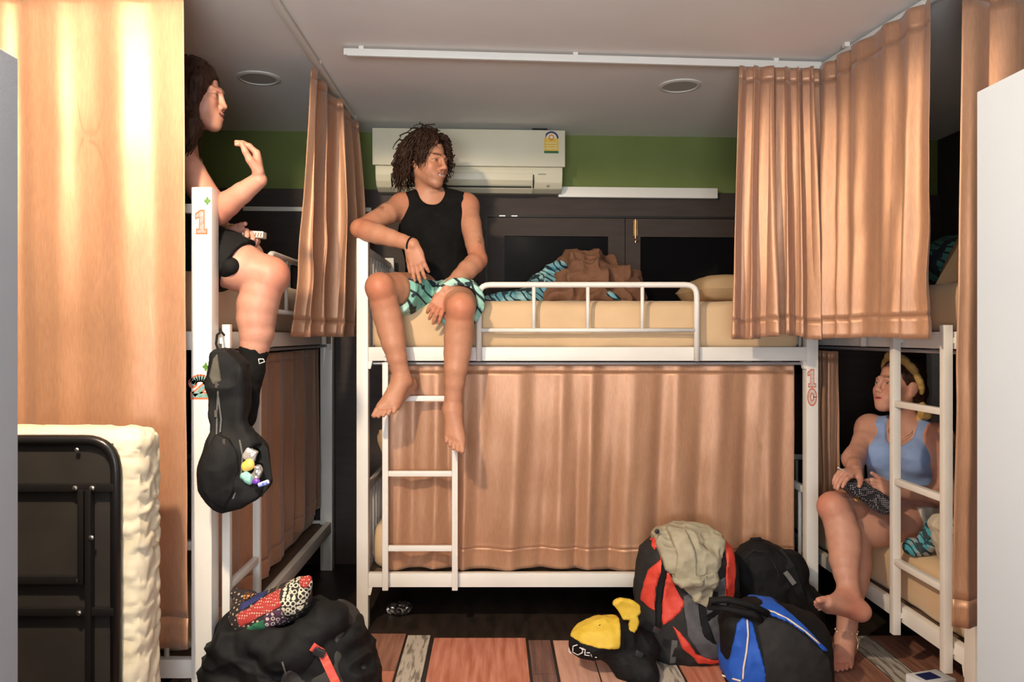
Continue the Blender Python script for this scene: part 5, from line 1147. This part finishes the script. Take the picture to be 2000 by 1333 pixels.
# ================================================================= small things
t = empty('card_box', W(497, 458, 2.72), 'small striped box of cards held in the left woman\'s lower hand', 'box')
bx = MB().obox(W(497,459,2.73), unit((1,0,-.05)), V3(0,1,0), unit((.05,0,1)), .036, .022, .011).build('box', mat('pale_card', (.72,.60,.47), rough=.5), t, bevel=.002)
for i in range(7): MB().obox(W(481.5+i*5.3,459+i*.25,2.73)+V3(0,-.0223,0), unit((1,0,-.25)), V3(0,1,0), unit((.25,0,1)), .0022, .0006, .0075).build('stripe', mat('brown_print', (.20,.10,.06)) if 'brown_print' not in MATS else MATS['brown_print'], bx)
t = empty('pouch', W(1690, 985, 3.12), 'dark patterned pouch on the lap of the woman in blue', 'pouch')
pp = Field([rbox(W(1700,970,3.13), Ry(.55), (.075,.05,.032), .022, .02), ell(W(1665,952,3.13), Ry(.35), (.055,.045,.024), .03), cone(W(1712,985,3.10), W(1728,995,3.10), .022, .015, .02)], .003)
pp.mesh('body', dots('black_paisley', (.015,.013,.017), (.38,.36,.40), 140, .30), t, disp=wrinkle(.003, 30, 2))
MB().lathe([(.001,-.004),(.013,-.003),(.015,0),(.013,.003),(.001,.004)], W(1674,976,3.06), (.2,-.5,.8), 16).build('brass_clasp', M_brass, t, smooth=True)
c = MB().tube([W(1637,914,3.06), W(1650,922,3.08)], .0028, 8).build('cigarette', mat('white_paper', (.8,.78,.74))); tag(c, 'thin white rolled cigarette between the right woman\'s fingers', 'cigarette')
f = Field([ell((1.655,3.07,.485), None, (.045,.05,.032), .02), ell((1.68,3.04,.515), None, (.035,.04,.035), .02), cone((1.675,3.05,.53), (1.70,3.06,.585), .02, .010, .02), ell((1.635,3.08,.475), None, (.03,.04,.02), .02)], .004); f.fn(lambda X, Y, Z: (.458-Z)+0*X+0*Y)
tag(f.mesh('scarf', leafprint('turquoise_print', (.05,.28,.34), (.35,.32,.30), (.01,.03,.04), 25, 14, .07), None, disp=wrinkle(.007, 25, 2)), 'turquoise patterned cloth crumpled on the right lower bunk', 'cloth')
t = empty('tote_bag', (1.69, 2.93, .46), 'beige tote bag leaning on the right lower bunk mattress', 'bag')
f = Field([rbox((1.690,2.925,.545), Ry(-.25), (.035,.07,.09), .03, .02), ell((1.725,2.91,.53), None, (.05,.07,.075), .03)], .004); f.mesh('body', fab('beige_canvas', (.46,.40,.31)), t, disp=wrinkle(.005, 20, 2))
ribbon('strap', [(1.672,2.862,.622), (1.652,2.85,.58), (1.655,2.845,.52), (1.672,2.85,.475)], .018, .004, M_nyl, t)
pa = MB(); rs = np.random.RandomState(2)
f = Field([ell(W(782,1188,3.70), None, (.05,.04,.022), .01), ell(W(765,1190,3.72), None, (.025,.03,.02), .01)], .0035)
tag(f.mesh('foil_wrapper', mat('foil', (.62,.60,.56), (.1,.1,.1), rough=.22, metal=.9, scale=70), None, disp=lambda v: .010*(1-2*np.abs(vnoise(v, 45, 3)))), 'crumpled silver foil wrapper on the floor under bed 10', 'wrapper')
t = empty('carton', (1.60, 2.88, 0), 'white carton with a dark panel on the floor by the right bunk', 'carton')
q = (1.60, 2.885, .034); MB().obox(q, Rz(.3)[0], Rz(.3)[1], V3(0,0,1), .07, .045, .025).build('box', mat('white_card', (.75,.76,.80), rough=.5), t, bevel=.002)
MB().obox((q[0]-.01,q[1],.0605), Rz(.3)[0], Rz(.3)[1], V3(0,0,1), .035, .025, .0006).build('dark_panel', M_navy, t)
